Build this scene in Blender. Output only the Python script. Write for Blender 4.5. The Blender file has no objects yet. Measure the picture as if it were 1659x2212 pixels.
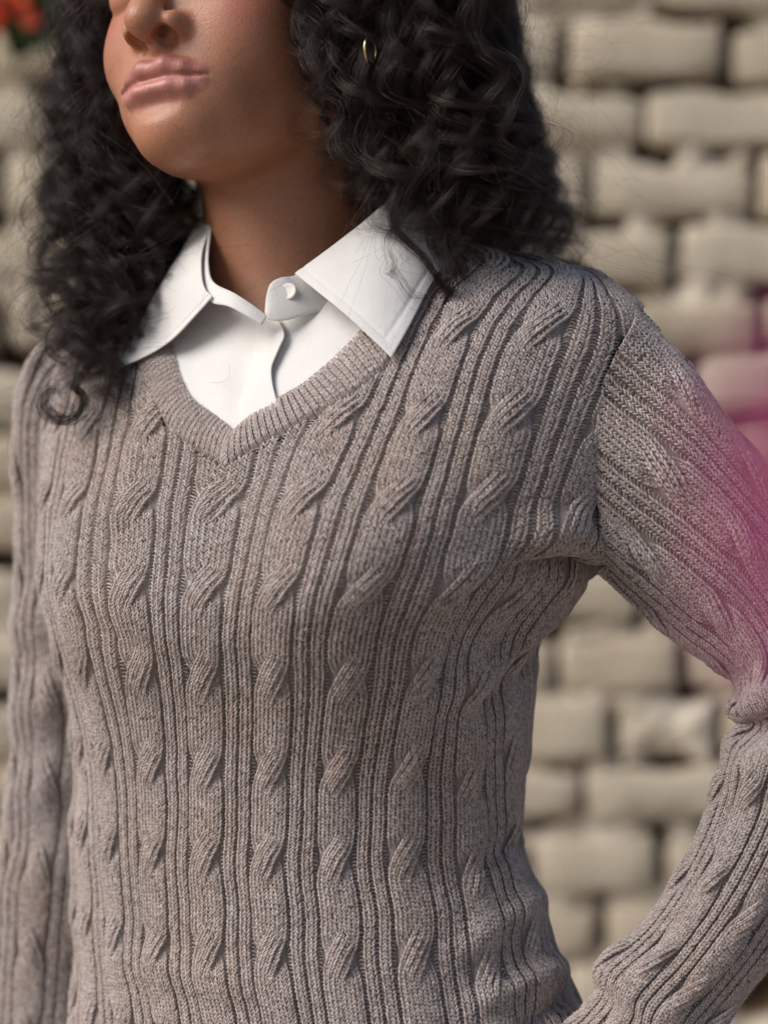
import bpy, math, random
import numpy as np
rng = np.random.default_rng(7)
random.seed(7)
R = math.radians
sc = bpy.context.scene

# ------------------------------------------------------------------ camera, sky, sun, exposure
FW, D0, CZ = 0.45, 1.5, 1.25          # frame width at the subject, subject distance, camera height
S = FW / 1659.0                       # metres per picture unit at the subject distance
cam_d = bpy.data.cameras.new('camera')
cam = bpy.data.objects.new('camera', cam_d); sc.collection.objects.link(cam)
cam.location = (0, 0, CZ); cam.rotation_euler = (R(90), 0, 0)
cam_d.sensor_fit = 'HORIZONTAL'; cam_d.sensor_width = 24.0
cam_d.lens = 24.0 * D0 / FW
cam_d.clip_start = 0.02; cam_d.clip_end = 200
cam_d.dof.use_dof = True
cam_d.dof.focus_distance = 1.425
cam_d.dof.aperture_fstop = 3.1
sc.camera = cam

SUN_AZ, SUN_EL = -68.0, 40.0          # degrees: azimuth from the view towards the camera side, elevation
world = bpy.data.worlds.new('World'); sc.world = world; world.use_nodes = True
nt = world.node_tree; bg = nt.nodes['Background']
sky = nt.nodes.new('ShaderNodeTexSky'); sky.sky_type = 'NISHITA'; sky.sun_disc = False
sky.sun_elevation = R(SUN_EL); sky.air_density = 1.0; sky.dust_density = 3.0
nt.links.new(sky.outputs[0], bg.inputs[0]); bg.inputs[1].default_value = 0.053
sdir = np.array([math.sin(R(SUN_AZ)) * math.cos(R(SUN_EL)), -math.cos(R(SUN_AZ)) * math.cos(R(SUN_EL)), math.sin(R(SUN_EL))])
sky.sun_rotation = math.atan2(sdir[0], sdir[1])
sun_d = bpy.data.lights.new('sun', 'SUN'); sun_d.energy = 1.5; sun_d.angle = R(42); sun_d.color = (1.0, 0.965, 0.92)
sun = bpy.data.objects.new('sun', sun_d); sc.collection.objects.link(sun)
from mathutils import Vector
sun.rotation_euler = Vector(sdir.tolist()).to_track_quat('Z', 'Y').to_euler()
sc.view_settings.view_transform = 'Standard'; sc.view_settings.look = 'None'
sc.view_settings.exposure = 0.95; sc.view_settings.gamma = 1.0
sc.cycles.max_bounces = 6
sc.cycles.use_denoising = True

# ------------------------------------------------------------------ helpers
def P(px, py, Y):
    """picture measure (1659 x 2212 units) at depth Y -> point"""
    px = np.asarray(px, float); py = np.asarray(py, float); Y = np.asarray(Y, float)
    k = S * Y / D0
    return np.stack(np.broadcast_arrays((px - 829.5) * k, Y, CZ - (py - 1106) * k), -1)
def proj(p):
    k = S * p[..., 1] / D0
    return p[..., 0] / k + 829.5, 1106 - (p[..., 2] - CZ) / k
def sstep(a, b, x):
    t = np.clip((x - a) / (b - a), 0, 1); return t * t * (3 - 2 * t)
def gauss(a, sig):
    r = int(3 * sig) + 1; k = np.exp(-0.5 * (np.arange(-r, r + 1) / sig) ** 2); k /= k.sum()
    pad = np.concatenate([np.repeat(a[:1], r, 0), a, np.repeat(a[-1:], r, 0)])
    return np.apply_along_axis(lambda c: np.convolve(c, k, 'valid'), 0, pad)
def norm(v): return v / np.maximum(np.linalg.norm(v, axis=-1, keepdims=True), 1e-12)
def vnoise(p, seed=0):
    """cheap smooth value noise, p (...,3) -> -1..1"""
    p = np.asarray(p, float); i = np.floor(p).astype(np.int64); f = p - i; f = f * f * (3 - 2 * f); out = 0
    for dx in (0, 1):
        for dy in (0, 1):
            for dz in (0, 1):
                h = (i[..., 0] + dx) * 374761393 + (i[..., 1] + dy) * 668265263 + (i[..., 2] + dz) * 2147483647 + seed * 974634777
                h = (h ^ (h >> 13)) * 1274126177; h = h ^ (h >> 16)
                r = (h & 0xffff) / 32767.5 - 1
                w = (f[..., 0] if dx else 1 - f[..., 0]) * (f[..., 1] if dy else 1 - f[..., 1]) * (f[..., 2] if dz else 1 - f[..., 2])
                out = out + r * w
    return out
def link(o, parent=None):
    sc.collection.objects.link(o)
    if parent is not None:
        o.parent = parent
    return o
def mesh_np(name, verts, quads, mat, parent=None, smooth=True, uv=None, tris=None):
    me = bpy.data.meshes.new(name)
    verts = np.asarray(verts, np.float32).reshape(-1, 3)
    faces = []; counts = []
    if quads is not None and len(quads):
        q = np.asarray(quads, np.int32).reshape(-1, 4); faces.append(q.ravel()); counts.append(np.full(len(q), 4))
    if tris is not None and len(tris):
        q = np.asarray(tris, np.int32).reshape(-1, 3); faces.append(q.ravel()); counts.append(np.full(len(q), 3))
    loops = np.concatenate(faces); cn = np.concatenate(counts)
    me.vertices.add(len(verts)); me.vertices.foreach_set('co', verts.ravel())
    me.loops.add(len(loops)); me.loops.foreach_set('vertex_index', loops.astype(np.int32))
    me.polygons.add(len(cn)); me.polygons.foreach_set('loop_start', np.concatenate([[0], np.cumsum(cn)[:-1]]).astype(np.int32))
    me.update(calc_edges=True); me.validate()
    if smooth: me.polygons.foreach_set('use_smooth', np.ones(len(me.polygons), bool))
    if uv is not None:
        l = me.uv_layers.new(name='UVMap'); vi = np.zeros(len(me.loops), np.int32); me.loops.foreach_get('vertex_index', vi)
        l.data.foreach_set('uv', np.asarray(uv, np.float32)[vi].ravel())
    if mat is not None: me.materials.append(mat)
    return link(bpy.data.objects.new(name, me), parent)
def grid_quads(nr, nc, wrap=False, off=0):
    r = np.arange(nr - 1)[:, None]; c = np.arange(nc if wrap else nc - 1)[None]
    c2 = (c + 1) % nc
    return np.stack([r * nc + c, r * nc + c2, (r + 1) * nc + c2, (r + 1) * nc + c], -1).reshape(-1, 4) + off
def curves_np(name, pts, rad, mat, parent=None):
    """pts (n,k,3), rad (n,k)"""
    n, k = pts.shape[:2]
    cu = bpy.data.hair_curves.new(name); cu.add_curves([k] * n)
    cu.position_data.foreach_set('vector', np.ascontiguousarray(pts, np.float32).ravel())
    a = cu.attributes.get('radius') or cu.attributes.new('radius', 'FLOAT', 'POINT')
    a.data.foreach_set('value', np.ascontiguousarray(rad, np.float32).ravel())
    cu.materials.append(mat)
    return link(bpy.data.objects.new(name, cu), parent)
def spline(pts, n):
    """Catmull-Rom through pts (m,d) -> (n,d)"""
    pts = np.asarray(pts, float); m = len(pts)
    e = np.concatenate([[2 * pts[0] - pts[1]], pts, [2 * pts[-1] - pts[-2]]])
    t = np.linspace(0, m - 1, n); i = np.minimum(t.astype(int), m - 2); f = (t - i)[:, None]
    a, b, c, d = e[i], e[i + 1], e[i + 2], e[i + 3]
    return 0.5 * (2 * b + (c - a) * f + (2 * a - 5 * b + 4 * c - d) * f ** 2 + (3 * b - a - 3 * c + d) * f ** 3)

# ------------------------------------------------------------------ materials
def mat_new(name):
    m = bpy.data.materials.new(name); m.use_nodes = True
    return m, m.node_tree, m.node_tree.nodes['Principled BSDF']
def N_(t, kind, **kw):
    n = t.nodes.new(kind)
    for k, v in kw.items(): setattr(n, k, v)
    return n
def ramp(t, fac, stops):
    r = t.nodes.new('ShaderNodeValToRGB'); e = r.color_ramp.elements
    while len(e) < len(stops): e.new(0.5)
    for x, (p, c) in zip(e, stops): x.position = p; x.color = (*c, 1)
    t.links.new(fac, r.inputs[0]); return r.outputs[0]
def noise(t, scale, detail=3, coord='Object', rough=0.5):
    tc = N_(t, 'ShaderNodeTexCoord'); n = N_(t, 'ShaderNodeTexNoise')
    n.inputs['Scale'].default_value = scale; n.inputs['Detail'].default_value = detail; n.inputs['Roughness'].default_value = rough
    t.links.new(tc.outputs[coord], n.inputs['Vector']); return n.outputs['Fac']
def mix(t, fac, a, b, mode='MIX'):
    m = N_(t, 'ShaderNodeMix', data_type='RGBA', blend_type=mode)
    for s, v in ((m.inputs[0], fac), (m.inputs[6], a), (m.inputs[7], b)):
        if isinstance(v, (int, float)): s.default_value = v
        elif isinstance(v, tuple): s.default_value = (*v, 1)
        else: t.links.new(v, s)
    return m.outputs[2]
def bump(t, bsdf, h, strength, dist):
    b = N_(t, 'ShaderNodeBump'); b.inputs['Strength'].default_value = strength; b.inputs['Distance'].default_value = dist
    t.links.new(h, b.inputs['Height']); t.links.new(b.outputs[0], bsdf.inputs['Normal'])

def wool(name, strand):
    m, t, b = mat_new(name)
    n1 = noise(t, 16, 4); n2 = noise(t, 300, 3)
    big = ramp(t, n1, [(0.3, (0.452, 0.404, 0.395)), (0.55, (0.460, 0.400, 0.380)), (0.75, (0.462, 0.380, 0.338))])
    if strand:
        h = N_(t, 'ShaderNodeHairInfo')
        ind = ramp(t, h.outputs['Random'], [(0.0, (0.66, 0.61, 0.59)), (0.25, (0.90, 0.87, 0.85)), (0.6, (1.02, 1.02, 1.02)), (1.0, (1.22, 1.23, 1.25))])
        col = mix(t, 1.0, big, ind, 'MULTIPLY')
        col = mix(t, ramp(t, n2, [(0.35, (0, 0, 0)), (0.7, (0.28, 0.28, 0.28))]), col, (0.32, 0.225, 0.18))
    else:
        col = mix(t, 1.0, big, (0.62, 0.60, 0.58), 'MULTIPLY')
    t.links.new(col, b.inputs['Base Color'])
    b.inputs['Roughness'].default_value = 0.95; b.inputs['Specular IOR Level'].default_value = 0.15
    b.inputs['Sheen Weight'].default_value = 0.25; b.inputs['Sheen Roughness'].default_value = 0.5
    if not strand: bump(t, b, n2, 0.4, 0.001)
    return m
M_wool = wool('wool_yarn', True); M_wool_base = wool('wool_ground', False)
M_fuzz, t, b = mat_new('wool_fuzz'); b.inputs['Base Color'].default_value = (0.50, 0.43, 0.40, 1); b.inputs['Roughness'].default_value = 0.8

M_skin, t, b = mat_new('skin')
at = N_(t, 'ShaderNodeAttribute', attribute_name='skin_col')
pn = noise(t, 900, 4); fn = noise(t, 60, 4)
col = mix(t, ramp(t, fn, [(0.35, (0, 0, 0)), (0.75, (0.25, 0.25, 0.25))]), at.outputs['Color'], (0.26, 0.10, 0.05))
sp = noise(t, 420, 3); col = mix(t, ramp(t, sp, [(0.5, (0, 0, 0)), (0.72, (0.30, 0.30, 0.30))]), col, (0.24, 0.085, 0.045))
t.links.new(col, b.inputs['Base Color'])
b.inputs['Roughness'].default_value = 0.42; b.inputs['Specular IOR Level'].default_value = 0.5
b.inputs['Subsurface Weight'].default_value = 0.25; b.inputs['Subsurface Radius'].default_value = (1.0, 0.35, 0.2); b.inputs['Subsurface Scale'].default_value = 0.004
at2 = N_(t, 'ShaderNodeAttribute', attribute_name='lip')
rm_ = N_(t, 'ShaderNodeMath', operation='MULTIPLY_ADD'); t.links.new(at2.outputs['Fac'], rm_.inputs[0]); rm_.inputs[1].default_value = -0.02; rm_.inputs[2].default_value = 0.43; t.links.new(rm_.outputs[0], b.inputs['Roughness'])
tc = N_(t, 'ShaderNodeTexCoord'); mp = N_(t, 'ShaderNodeMapping'); mp.inputs['Scale'].default_value = (1.0, 1.0, 0.22)
ln = N_(t, 'ShaderNodeTexNoise'); ln.inputs['Scale'].default_value = 700; ln.inputs['Detail'].default_value = 2
t.links.new(tc.outputs['Object'], mp.inputs[0]); t.links.new(mp.outputs[0], ln.inputs['Vector'])
hm = N_(t, 'ShaderNodeMix', data_type='FLOAT'); t.links.new(at2.outputs['Fac'], hm.inputs[0]); t.links.new(pn, hm.inputs[2]); t.links.new(ln.outputs['Fac'], hm.inputs[3])
hs = N_(t, 'ShaderNodeMath', operation='MULTIPLY_ADD'); t.links.new(at2.outputs['Fac'], hs.inputs[0]); hs.inputs[1].default_value = 0.05; hs.inputs[2].default_value = 0.34
bp = N_(t, 'ShaderNodeBump'); bp.inputs['Distance'].default_value = 0.0008; t.links.new(hs.outputs[0], bp.inputs['Strength']); t.links.new(hm.outputs[0], bp.inputs['Height']); t.links.new(bp.outputs[0], b.inputs['Normal'])

M_hair, t, b = mat_new('dark_hair')
h = N_(t, 'ShaderNodeHairInfo')
t.links.new(ramp(t, h.outputs['Random'], [(0, (0.008, 0.005, 0.0045)), (0.5, (0.020, 0.0115, 0.0105)), (0.85, (0.045, 0.024, 0.018)), (1, (0.08, 0.04, 0.027))]), b.inputs['Base Color'])
b.inputs['Roughness'].default_value = 0.32; b.inputs['Specular IOR Level'].default_value = 0.38

M_cloth, t, b = mat_new('white_cotton')
wn = noise(t, 1400, 2); w2 = noise(t, 45, 3)
t.links.new(ramp(t, w2, [(0.3, (0.70, 0.68, 0.66)), (0.7, (0.74, 0.725, 0.71))]), b.inputs['Base Color'])
b.inputs['Roughness'].default_value = 0.85; b.inputs['Specular IOR Level'].default_value = 0.2
b.inputs['Sheen Weight'].default_value = 0.1
hs = N_(t, 'ShaderNodeMath', operation='MULTIPLY_ADD'); t.links.new(w2, hs.inputs[0]); hs.inputs[1].default_value = 3.0; t.links.new(wn, hs.inputs[2])
bump(t, b, hs.outputs[0], 0.45, 0.0007)
M_button, t, b = mat_new('button_plastic'); b.inputs['Base Color'].default_value = (0.70, 0.675, 0.65, 1); b.inputs['Roughness'].default_value = 0.5
M_gold, t, b = mat_new('gold'); b.inputs['Base Color'].default_value = (0.8, 0.6, 0.3, 1); b.inputs['Metallic'].default_value = 1; b.inputs['Roughness'].default_value = 0.2
M_trouser, t, b = mat_new('dark_denim'); t.links.new(ramp(t, noise(t, 200), [(0.3, (0.02, 0.025, 0.04)), (0.7, (0.04, 0.05, 0.075))]), b.inputs['Base Color']); b.inputs['Roughness'].default_value = 0.9

# ------------------------------------------------------------------ person root
person = bpy.data.objects.new('person', None); link(person)
person['label'] = 'person in taupe cable-knit V-neck sweater over white collared shirt, hand on hip'
person['category'] = 'person'

# ------------------------------------------------------------------ sweater body surface
YAW = R(30)
def tab(xs, ys): return lambda x: np.interp(x, xs, ys)
XL = tab([440, 540, 600, 660, 720, 800, 900, 1000, 1100, 1200, 1270, 1370, 1493, 1693, 1853, 2013, 2133, 2212, 2400, 2900],
         [440, 400, 310, 215, 160, 136, 128, 126, 126, 128, 130, 145, 174, 188, 172, 176, 180, 166, 120, 70])
XR = tab([440, 520, 540, 560, 585, 620, 690, 760, 850, 950, 1050, 1150, 1225, 1261, 1306, 1351, 1396, 1482, 1576, 1625, 1673, 1813, 1860, 1930, 2010, 2070, 2120, 2212, 2400, 2900],
         [860, 960, 1050, 1140, 1245, 1315, 1395, 1410, 1400, 1395, 1390, 1365, 1308, 1265, 1220, 1185, 1167, 1160, 1150, 1140, 1132, 1124, 1140, 1178, 1196, 1222, 1245, 1285, 1340, 1400])
YC = tab([440, 540, 620, 720, 850, 1000, 1150, 1300, 1500, 1700, 1850, 2100, 2400, 2900], [1.552, 1.550, 1.545, 1.540, 1.533, 1.527, 1.522, 1.52, 1.525, 1.53, 1.53, 1.527, 1.525, 1.525])
BB = tab([440, 540, 620, 720, 850, 1000, 1150, 1300, 1500, 1700, 1850, 2100, 2400, 2900], [.045, .055, .072, .088, .102, .112, .117, .115, .105, .100, .100, .108, .122, .13])
zrow = np.arange(P(0, 440, 1.5)[2], P(0, 2860, 1.5)[2], -0.0015)
yimg = 1106 - (zrow - CZ) / S                       # picture row at D0
XLs = gauss(XL(yimg)[:, None], 5)[:, 0]; XRs = gauss(XR(yimg)[:, None], 3)[:, 0]
YCs = gauss(YC(yimg)[:, None], 12)[:, 0]; BBs = gauss(BB(yimg)[:, None], 12)[:, 0]
Fv = np.array([-math.sin(YAW), -math.cos(YAW), 0]); Lv = np.array([math.cos(YAW), -math.sin(YAW), 0])
YLs = YCs + 0.055; YRs = YCs - 0.055
xl = (XLs - 829.5) * S * YLs / D0; xr = (XRs - 829.5) * S * YRs / D0
wv = (xr - xl) / 2; xm = (xr + xl) / 2
rr = np.clip(BBs / np.maximum(wv, 0.05), 0.3, 0.9)
aa = np.sqrt(np.maximum(wv ** 2 - (BBs * math.sin(YAW)) ** 2, 1e-4)) / math.cos(YAW)
dl = np.arctan2(BBs * math.sin(YAW), aa * math.cos(YAW))
NEXP = np.interp(yimg, [540, 700, 1100, 1350, 2200], [2.3, 2.5, 2.5, 2.15, 2.1])
BUST = [(840, 1240, .040, .055), (255, 1240, .012, .050)]
bust_c = [P(b_[0], b_[1], 1.42 if i == 0 else 1.50) for i, b_ in enumerate(BUST)]
def ring(i, t):
    """points of section rows i (n,1 or scalar) at body angles t"""
    s, c = np.sin(t), np.cos(t); e = 2.0 / NEXP[i]
    s_ = np.sign(s) * np.abs(s) ** e; c_ = np.sign(c) * np.abs(c) ** e
    s_ = 0.6 * s_ + 0.4 * s; c_ = 0.6 * c_ + 0.4 * c
    A, B = aa[i], BBs[i]
    p = (A * s_)[..., None] * Lv + (B * c_)[..., None] * Fv
    p[..., 0] += xm[i]; p[..., 1] += YCs[i]; p[..., 2] += zrow[i]
    front = np.clip(c, 0, 1)
    for (bx, by, amp, sig), bc in zip(BUST, bust_c):
        d2 = (p[..., 0] - bc[0]) ** 2 + ((p[..., 2] - bc[2]) * np.where(p[..., 2] > bc[2], 0.75, 1.15)) ** 2
        p = p + (amp * np.exp(-d2 / (2 * sig * sig)) * sstep(-0.2, 0.5, c))[..., None] * Fv
    return p
# column centre lines of the cables: picture x at picture y
CY = [440, 560, 640, 720, 820, 900, 1000, 1070, 1170, 1265, 1370, 1455, 1570, 1660, 1740, 1845, 1935, 2055, 2135, 2212, 2400, 2900]
CX = {-2: [330, 300, 275, 245, 215, 188, 175, 158, 140, 136, 160, 182, 216, 232, 232, 240, 238, 245, 255, 265, 280, 290],
      -1: [420, 400, 380, 360, 340, 328, 317, 302, 288, 283, 292, 305, 316, 324, 328, 328, 328, 330, 343, 358, 375, 385],
      0: [640, 610, 580, 560, 535, 512, 486, 469, 452, 443, 439, 439, 444, 444, 446, 444, 446, 446, 458, 472, 490, 500],
      1: [880, 860, 840, 815, 770, 732, 683, 650, 619, 601, 594, 589, 588, 582, 584, 580, 580, 582, 594, 608, 625, 640],
      2: [1070, 1030, 1000, 971, 939, 912, 878, 853, 817, 793, 770, 757, 738, 729, 728, 728, 729, 736, 741, 752, 770, 790],
      3: [1255, 1212, 1180, 1148, 1120, 1099, 1068, 1049, 1018, 989, 953, 922, 892, 880, 874, 876, 887, 897, 905, 916, 940, 960],
      4: [1450, 1420, 1400, 1385, 1355, 1322, 1280, 1250, 1205, 1140, 1060, 1032, 1014, 1012, 1017, 1026, 1036, 1048, 1062, 1078, 1100, 1130]}
cols = sorted(CX)
nr = len(zrow); tt = np.linspace(-1.9, 1.9, 721)
TC = np.full((nr, len(cols)), np.nan)
for i in range(nr):
    p = ring(np.full(721, i), tt); px, py = proj(p)
    lo = int(np.argmin(px)); hi = int(np.argmax(px)); sl = slice(lo, hi + 1)
    for j, c in enumerate(cols):
        f = px[sl] - np.interp(py[sl], CY, CX[c])
        if f[0] < 0 < f[-1] and hi - lo > 10: TC[i, j] = np.interp(0, np.maximum.accumulate(f), tt[sl])
stepT = 0.041 / np.sqrt(aa * BBs)
for j in range(1, len(cols)):                      # fill columns that pass out of sight
    bad = np.isnan(TC[:, j]); TC[bad, j] = TC[bad, j - 1] + stepT[bad] * 0.9
for j in range(len(cols) - 2, -1, -1):
    bad = np.isnan(TC[:, j]); TC[bad, j] = TC[bad, j + 1] - stepT[bad] * 0.9
TC = np.where(np.isnan(TC), np.linspace(-1, 1.2, len(cols))[None], TC)
TC = gauss(TC, 9)
UMIN, UMAX, SPP = -10, 12, 22
ucoord = np.linspace(UMIN, UMAX, (UMAX - UMIN) * SPP + 1); nu = len(ucoord)
kn_u = np.array([UMIN] + cols + [5, UMAX], float)
t5 = TC[:, -1] + np.clip(TC[:, -1] - TC[:, -2], 0.18, 0.5)
mid_b = (TC[:, 0] + t5) / 2
KT = np.concatenate([(mid_b - math.pi)[:, None], TC, t5[:, None], (mid_b + math.pi)[:, None]], 1)
KT = np.maximum.accumulate(KT, 1)
# monotone Hermite in u
hx = np.diff(kn_u); dk = np.diff(KT, axis=1) / hx
mk = np.concatenate([dk[:, :1], 2 * dk[:, :-1] * dk[:, 1:] / np.maximum(dk[:, :-1] + dk[:, 1:], 1e-9), dk[:, -1:]], 1)
ii = np.clip(np.searchsorted(kn_u, ucoord, 'right') - 1, 0, len(kn_u) - 2); f = (ucoord - kn_u[ii]) / hx[ii]
TU = (2 * f**3 - 3 * f**2 + 1) * KT[:, ii] + (f**3 - 2 * f**2 + f) * hx[ii] * mk[:, ii] + (-2 * f**3 + 3 * f**2) * KT[:, ii + 1] + (f**3 - f**2) * hx[ii] * mk[:, ii + 1]
rows_i = np.broadcast_to(np.arange(nr)[:, None], TU.shape)
TP = ring(rows_i, TU)
# soft folds: pouch over the armpit, drag lines at the waist and lower hem
px, py = proj(TP); front = np.cos(TU - 0.3) > -0.1
fold = np.zeros(TU.shape)
crease = np.interp(px, [1060, 1130, 1200, 1310], [1215, 1205, 1192, 1215])
wgt = sstep(1060, 1190, px) * front
fold += wgt * (0.010 * np.exp(-((py - crease + 50) / 42) ** 2) - 0.013 * np.exp(-((py - crease - 26) / 24) ** 2))
def drag(x0, y0, x1, y1, amp, wid):
    dx, dy = x1 - x0, y1 - y0; L = math.hypot(dx, dy)
    a = ((px - x0) * dx + (py - y0) * dy) / L; q = ((px - x0) * -dy + (py - y0) * dx) / L
    return amp * np.exp(-(q / wid) ** 2) * sstep(-0.15 * L, 0.2 * L, a) * (1 - sstep(0.75 * L, 1.15 * L, a)) * front
for a in ((1240, 1290, 960, 1520, .005, 28), (1215, 1345, 1020, 1560, -.004, 26), (1160, 1800, 980, 1900, -.003, 26), (1180, 1930, 960, 2080, .004, 30), (1230, 2080, 1000, 2180, .005, 28),
          (1240, 2140, 1120, 2240, -.007, 22), (1100, 1180, 860, 1330, .004, 34), (250, 2080, 620, 2150, .003, 40), (200, 1940, 400, 2060, -.002, 30), (300, 950, 240, 1150, .003, 40), (165, 1330, 320, 1420, -.003, 30)):
    fold += drag(*a)
fold += 0.0016 * vnoise(np.stack([TP[..., 0] * 24, TP[..., 2] * 9, TP[..., 1] * 0], -1), 3) + 0.0008 * vnoise(TP * 60, 5)
def normals(Pm, flip=1):
    du = np.gradient(Pm, axis=1); dv = np.gradient(Pm, axis=0); return norm(np.cross(du, dv)) * flip
TN = normals(TP)
if TN[nr // 2, nu // 2, 1] > 0: TN = -TN
TP = TP + TN * fold[..., None]; TN = normals(TP)
if TN[nr // 2, nu // 2, 1] > 0: TN = -TN
VY = [540, 717, 905, 1078, 1263, 1452, 1660, 1850, 2057, 2255, 2455, 2655, 2855]
VZ = np.array([P(0, y, 1.43)[2] for y in VY])
vrow = np.interp(-zrow, -VZ, np.arange(len(VY)))
above = zrow > VZ[0]; vrow[above] = -(zrow[above] - VZ[0]) / 0.049
COLSH = {-4: .1, -3: .06, -2: .0, -1: -.03, 0: -.02, 1: 0.0, 2: .0, 3: .03, 4: -.16, 5: .1}
def colshift(c):
    c = np.asarray(c); return np.vectorize(lambda k: COLSH.get(int(k), 0.0) + 0.02 * math.sin(k * 3.1))(c)

# ---- knit relief shared by the ground cloth and the stitches
# one repeat is 1.0 wide: cable of ten wales, gap, rib of three, gap, rib of three, gap
CW = 0.50
def cable_state(f):
    """f: phase from the crossing (-.5..+.5, downwards). returns progress 0..1 and strength of crossing"""
    tau = sstep(-0.23, 0.23, f); return tau, np.sin(np.pi * np.clip((f + 0.24) / 0.48, 0, 1)) ** 1.3
def lens(f): return 1.04 - 0.24 * np.exp(-(f / 0.15) ** 2)
def relief(q, f):
    """ground height in mm at column offset q (-.5...5 of the repeat) and phase f"""
    c = np.abs(q) / (CW / 2)
    tau, st = cable_state(f)
    wid = lens(f)
    cab = np.where(c < wid, 1.5 * np.sqrt(np.clip(1 - (c / wid) ** 4, 0, 1)) - 0.1, -1.0)
    qc = 0.25 * CW * (1 - 2 * tau)
    band = np.exp(-((q - qc) / (0.18 * CW)) ** 2) * st * 1.2
    pit = -0.9 * np.exp(-((q + qc) / (0.13 * CW)) ** 2) * st * sstep(0.02, 0.2, np.abs(tau - 0.5))
    h = cab + (band + pit) * (c < 1.05)
    z = np.mod(q - CW / 2, 1.0)                     # 0 .. .5 across the rib zone
    zz = z / (1 - CW)
    rib = 0.9 * np.clip(np.cos((zz - 0.275) * 2 * np.pi / 0.44), 0, 1) ** 0.6 * (np.abs(zz - 0.275) < 0.14) + 0.9 * np.clip(np.cos((zz - 0.725) * 2 * np.pi / 0.44), 0, 1) ** 0.6 * (np.abs(zz - 0.725) < 0.14)
    return np.where(c < 1.0, np.maximum(h, -1.0), rib - 0.9)
RIBW = [.215, .36, .64, .785]                       # knit wales within the rib zone
def nphase(v): return v - np.round(v)

class Surf:
    def __init__(s, Pm, Nm, u, v): s.P, s.N, s.u, s.v = Pm, Nm, u, v
    def at(s, u, v):
        fu = np.clip(np.interp(u, s.u, np.arange(len(s.u))), 0, len(s.u) - 1.001); fv = np.clip(np.interp(v, s.v, np.arange(len(s.v))), 0, len(s.v) - 1.001)
        i, j = fv.astype(int), fu.astype(int); a, b = (fv - i)[..., None], (fu - j)[..., None]
        g = lambda A: A[i, j] * (1 - a) * (1 - b) + A[i, j + 1] * (1 - a) * b + A[i + 1, j] * a * (1 - b) + A[i + 1, j + 1] * a * b
        return g(s.P), norm(g(s.N))
torso = Surf(TP, TN, ucoord, vrow)

V_POLY = np.array([(250, 600), (285, 740), (300, 800), (330, 870), (362, 920), (400, 956), (440, 982), (488, 1012), (560, 962), (620, 930), (700, 888), (770, 845), (830, 795), (880, 730), (940, 600), (960, 420), (300, 420)], float)
def inside(poly, x, y):
    r = np.zeros(np.shape(x), bool); n = len(poly)
    for k in range(n):
        (x0, y0), (x1, y1) = poly[k], poly[(k + 1) % n]
        if y0 == y1: continue
        c = ((y0 > y) != (y1 > y)) & (x < (x1 - x0) * (y - y0) / (y1 - y0) + x0); r ^= c
    return r
SEAM_R = tab([600, 690, 760, 830, 950, 1080, 1150, 1225], [1400, 1372, 1330, 1300, 1286, 1289, 1297, 1306])
SEAM_L = tab([690, 760, 850, 950, 1050, 1130], [60, 95, 122, 130, 130, 120])
def cut_torso(p):
    px, py = proj(p); fr = p[..., 1] < 1.56 + 0 * px
    v = inside(V_POLY, px, py) & (p[..., 1] < 1.57)
    r = (px > SEAM_R(py) + 9) & (py < 1222) & (py > 560)
    l = (px < SEAM_L(py)) & (py < 1120)
    return v, r, np.zeros_like(v)

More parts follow.
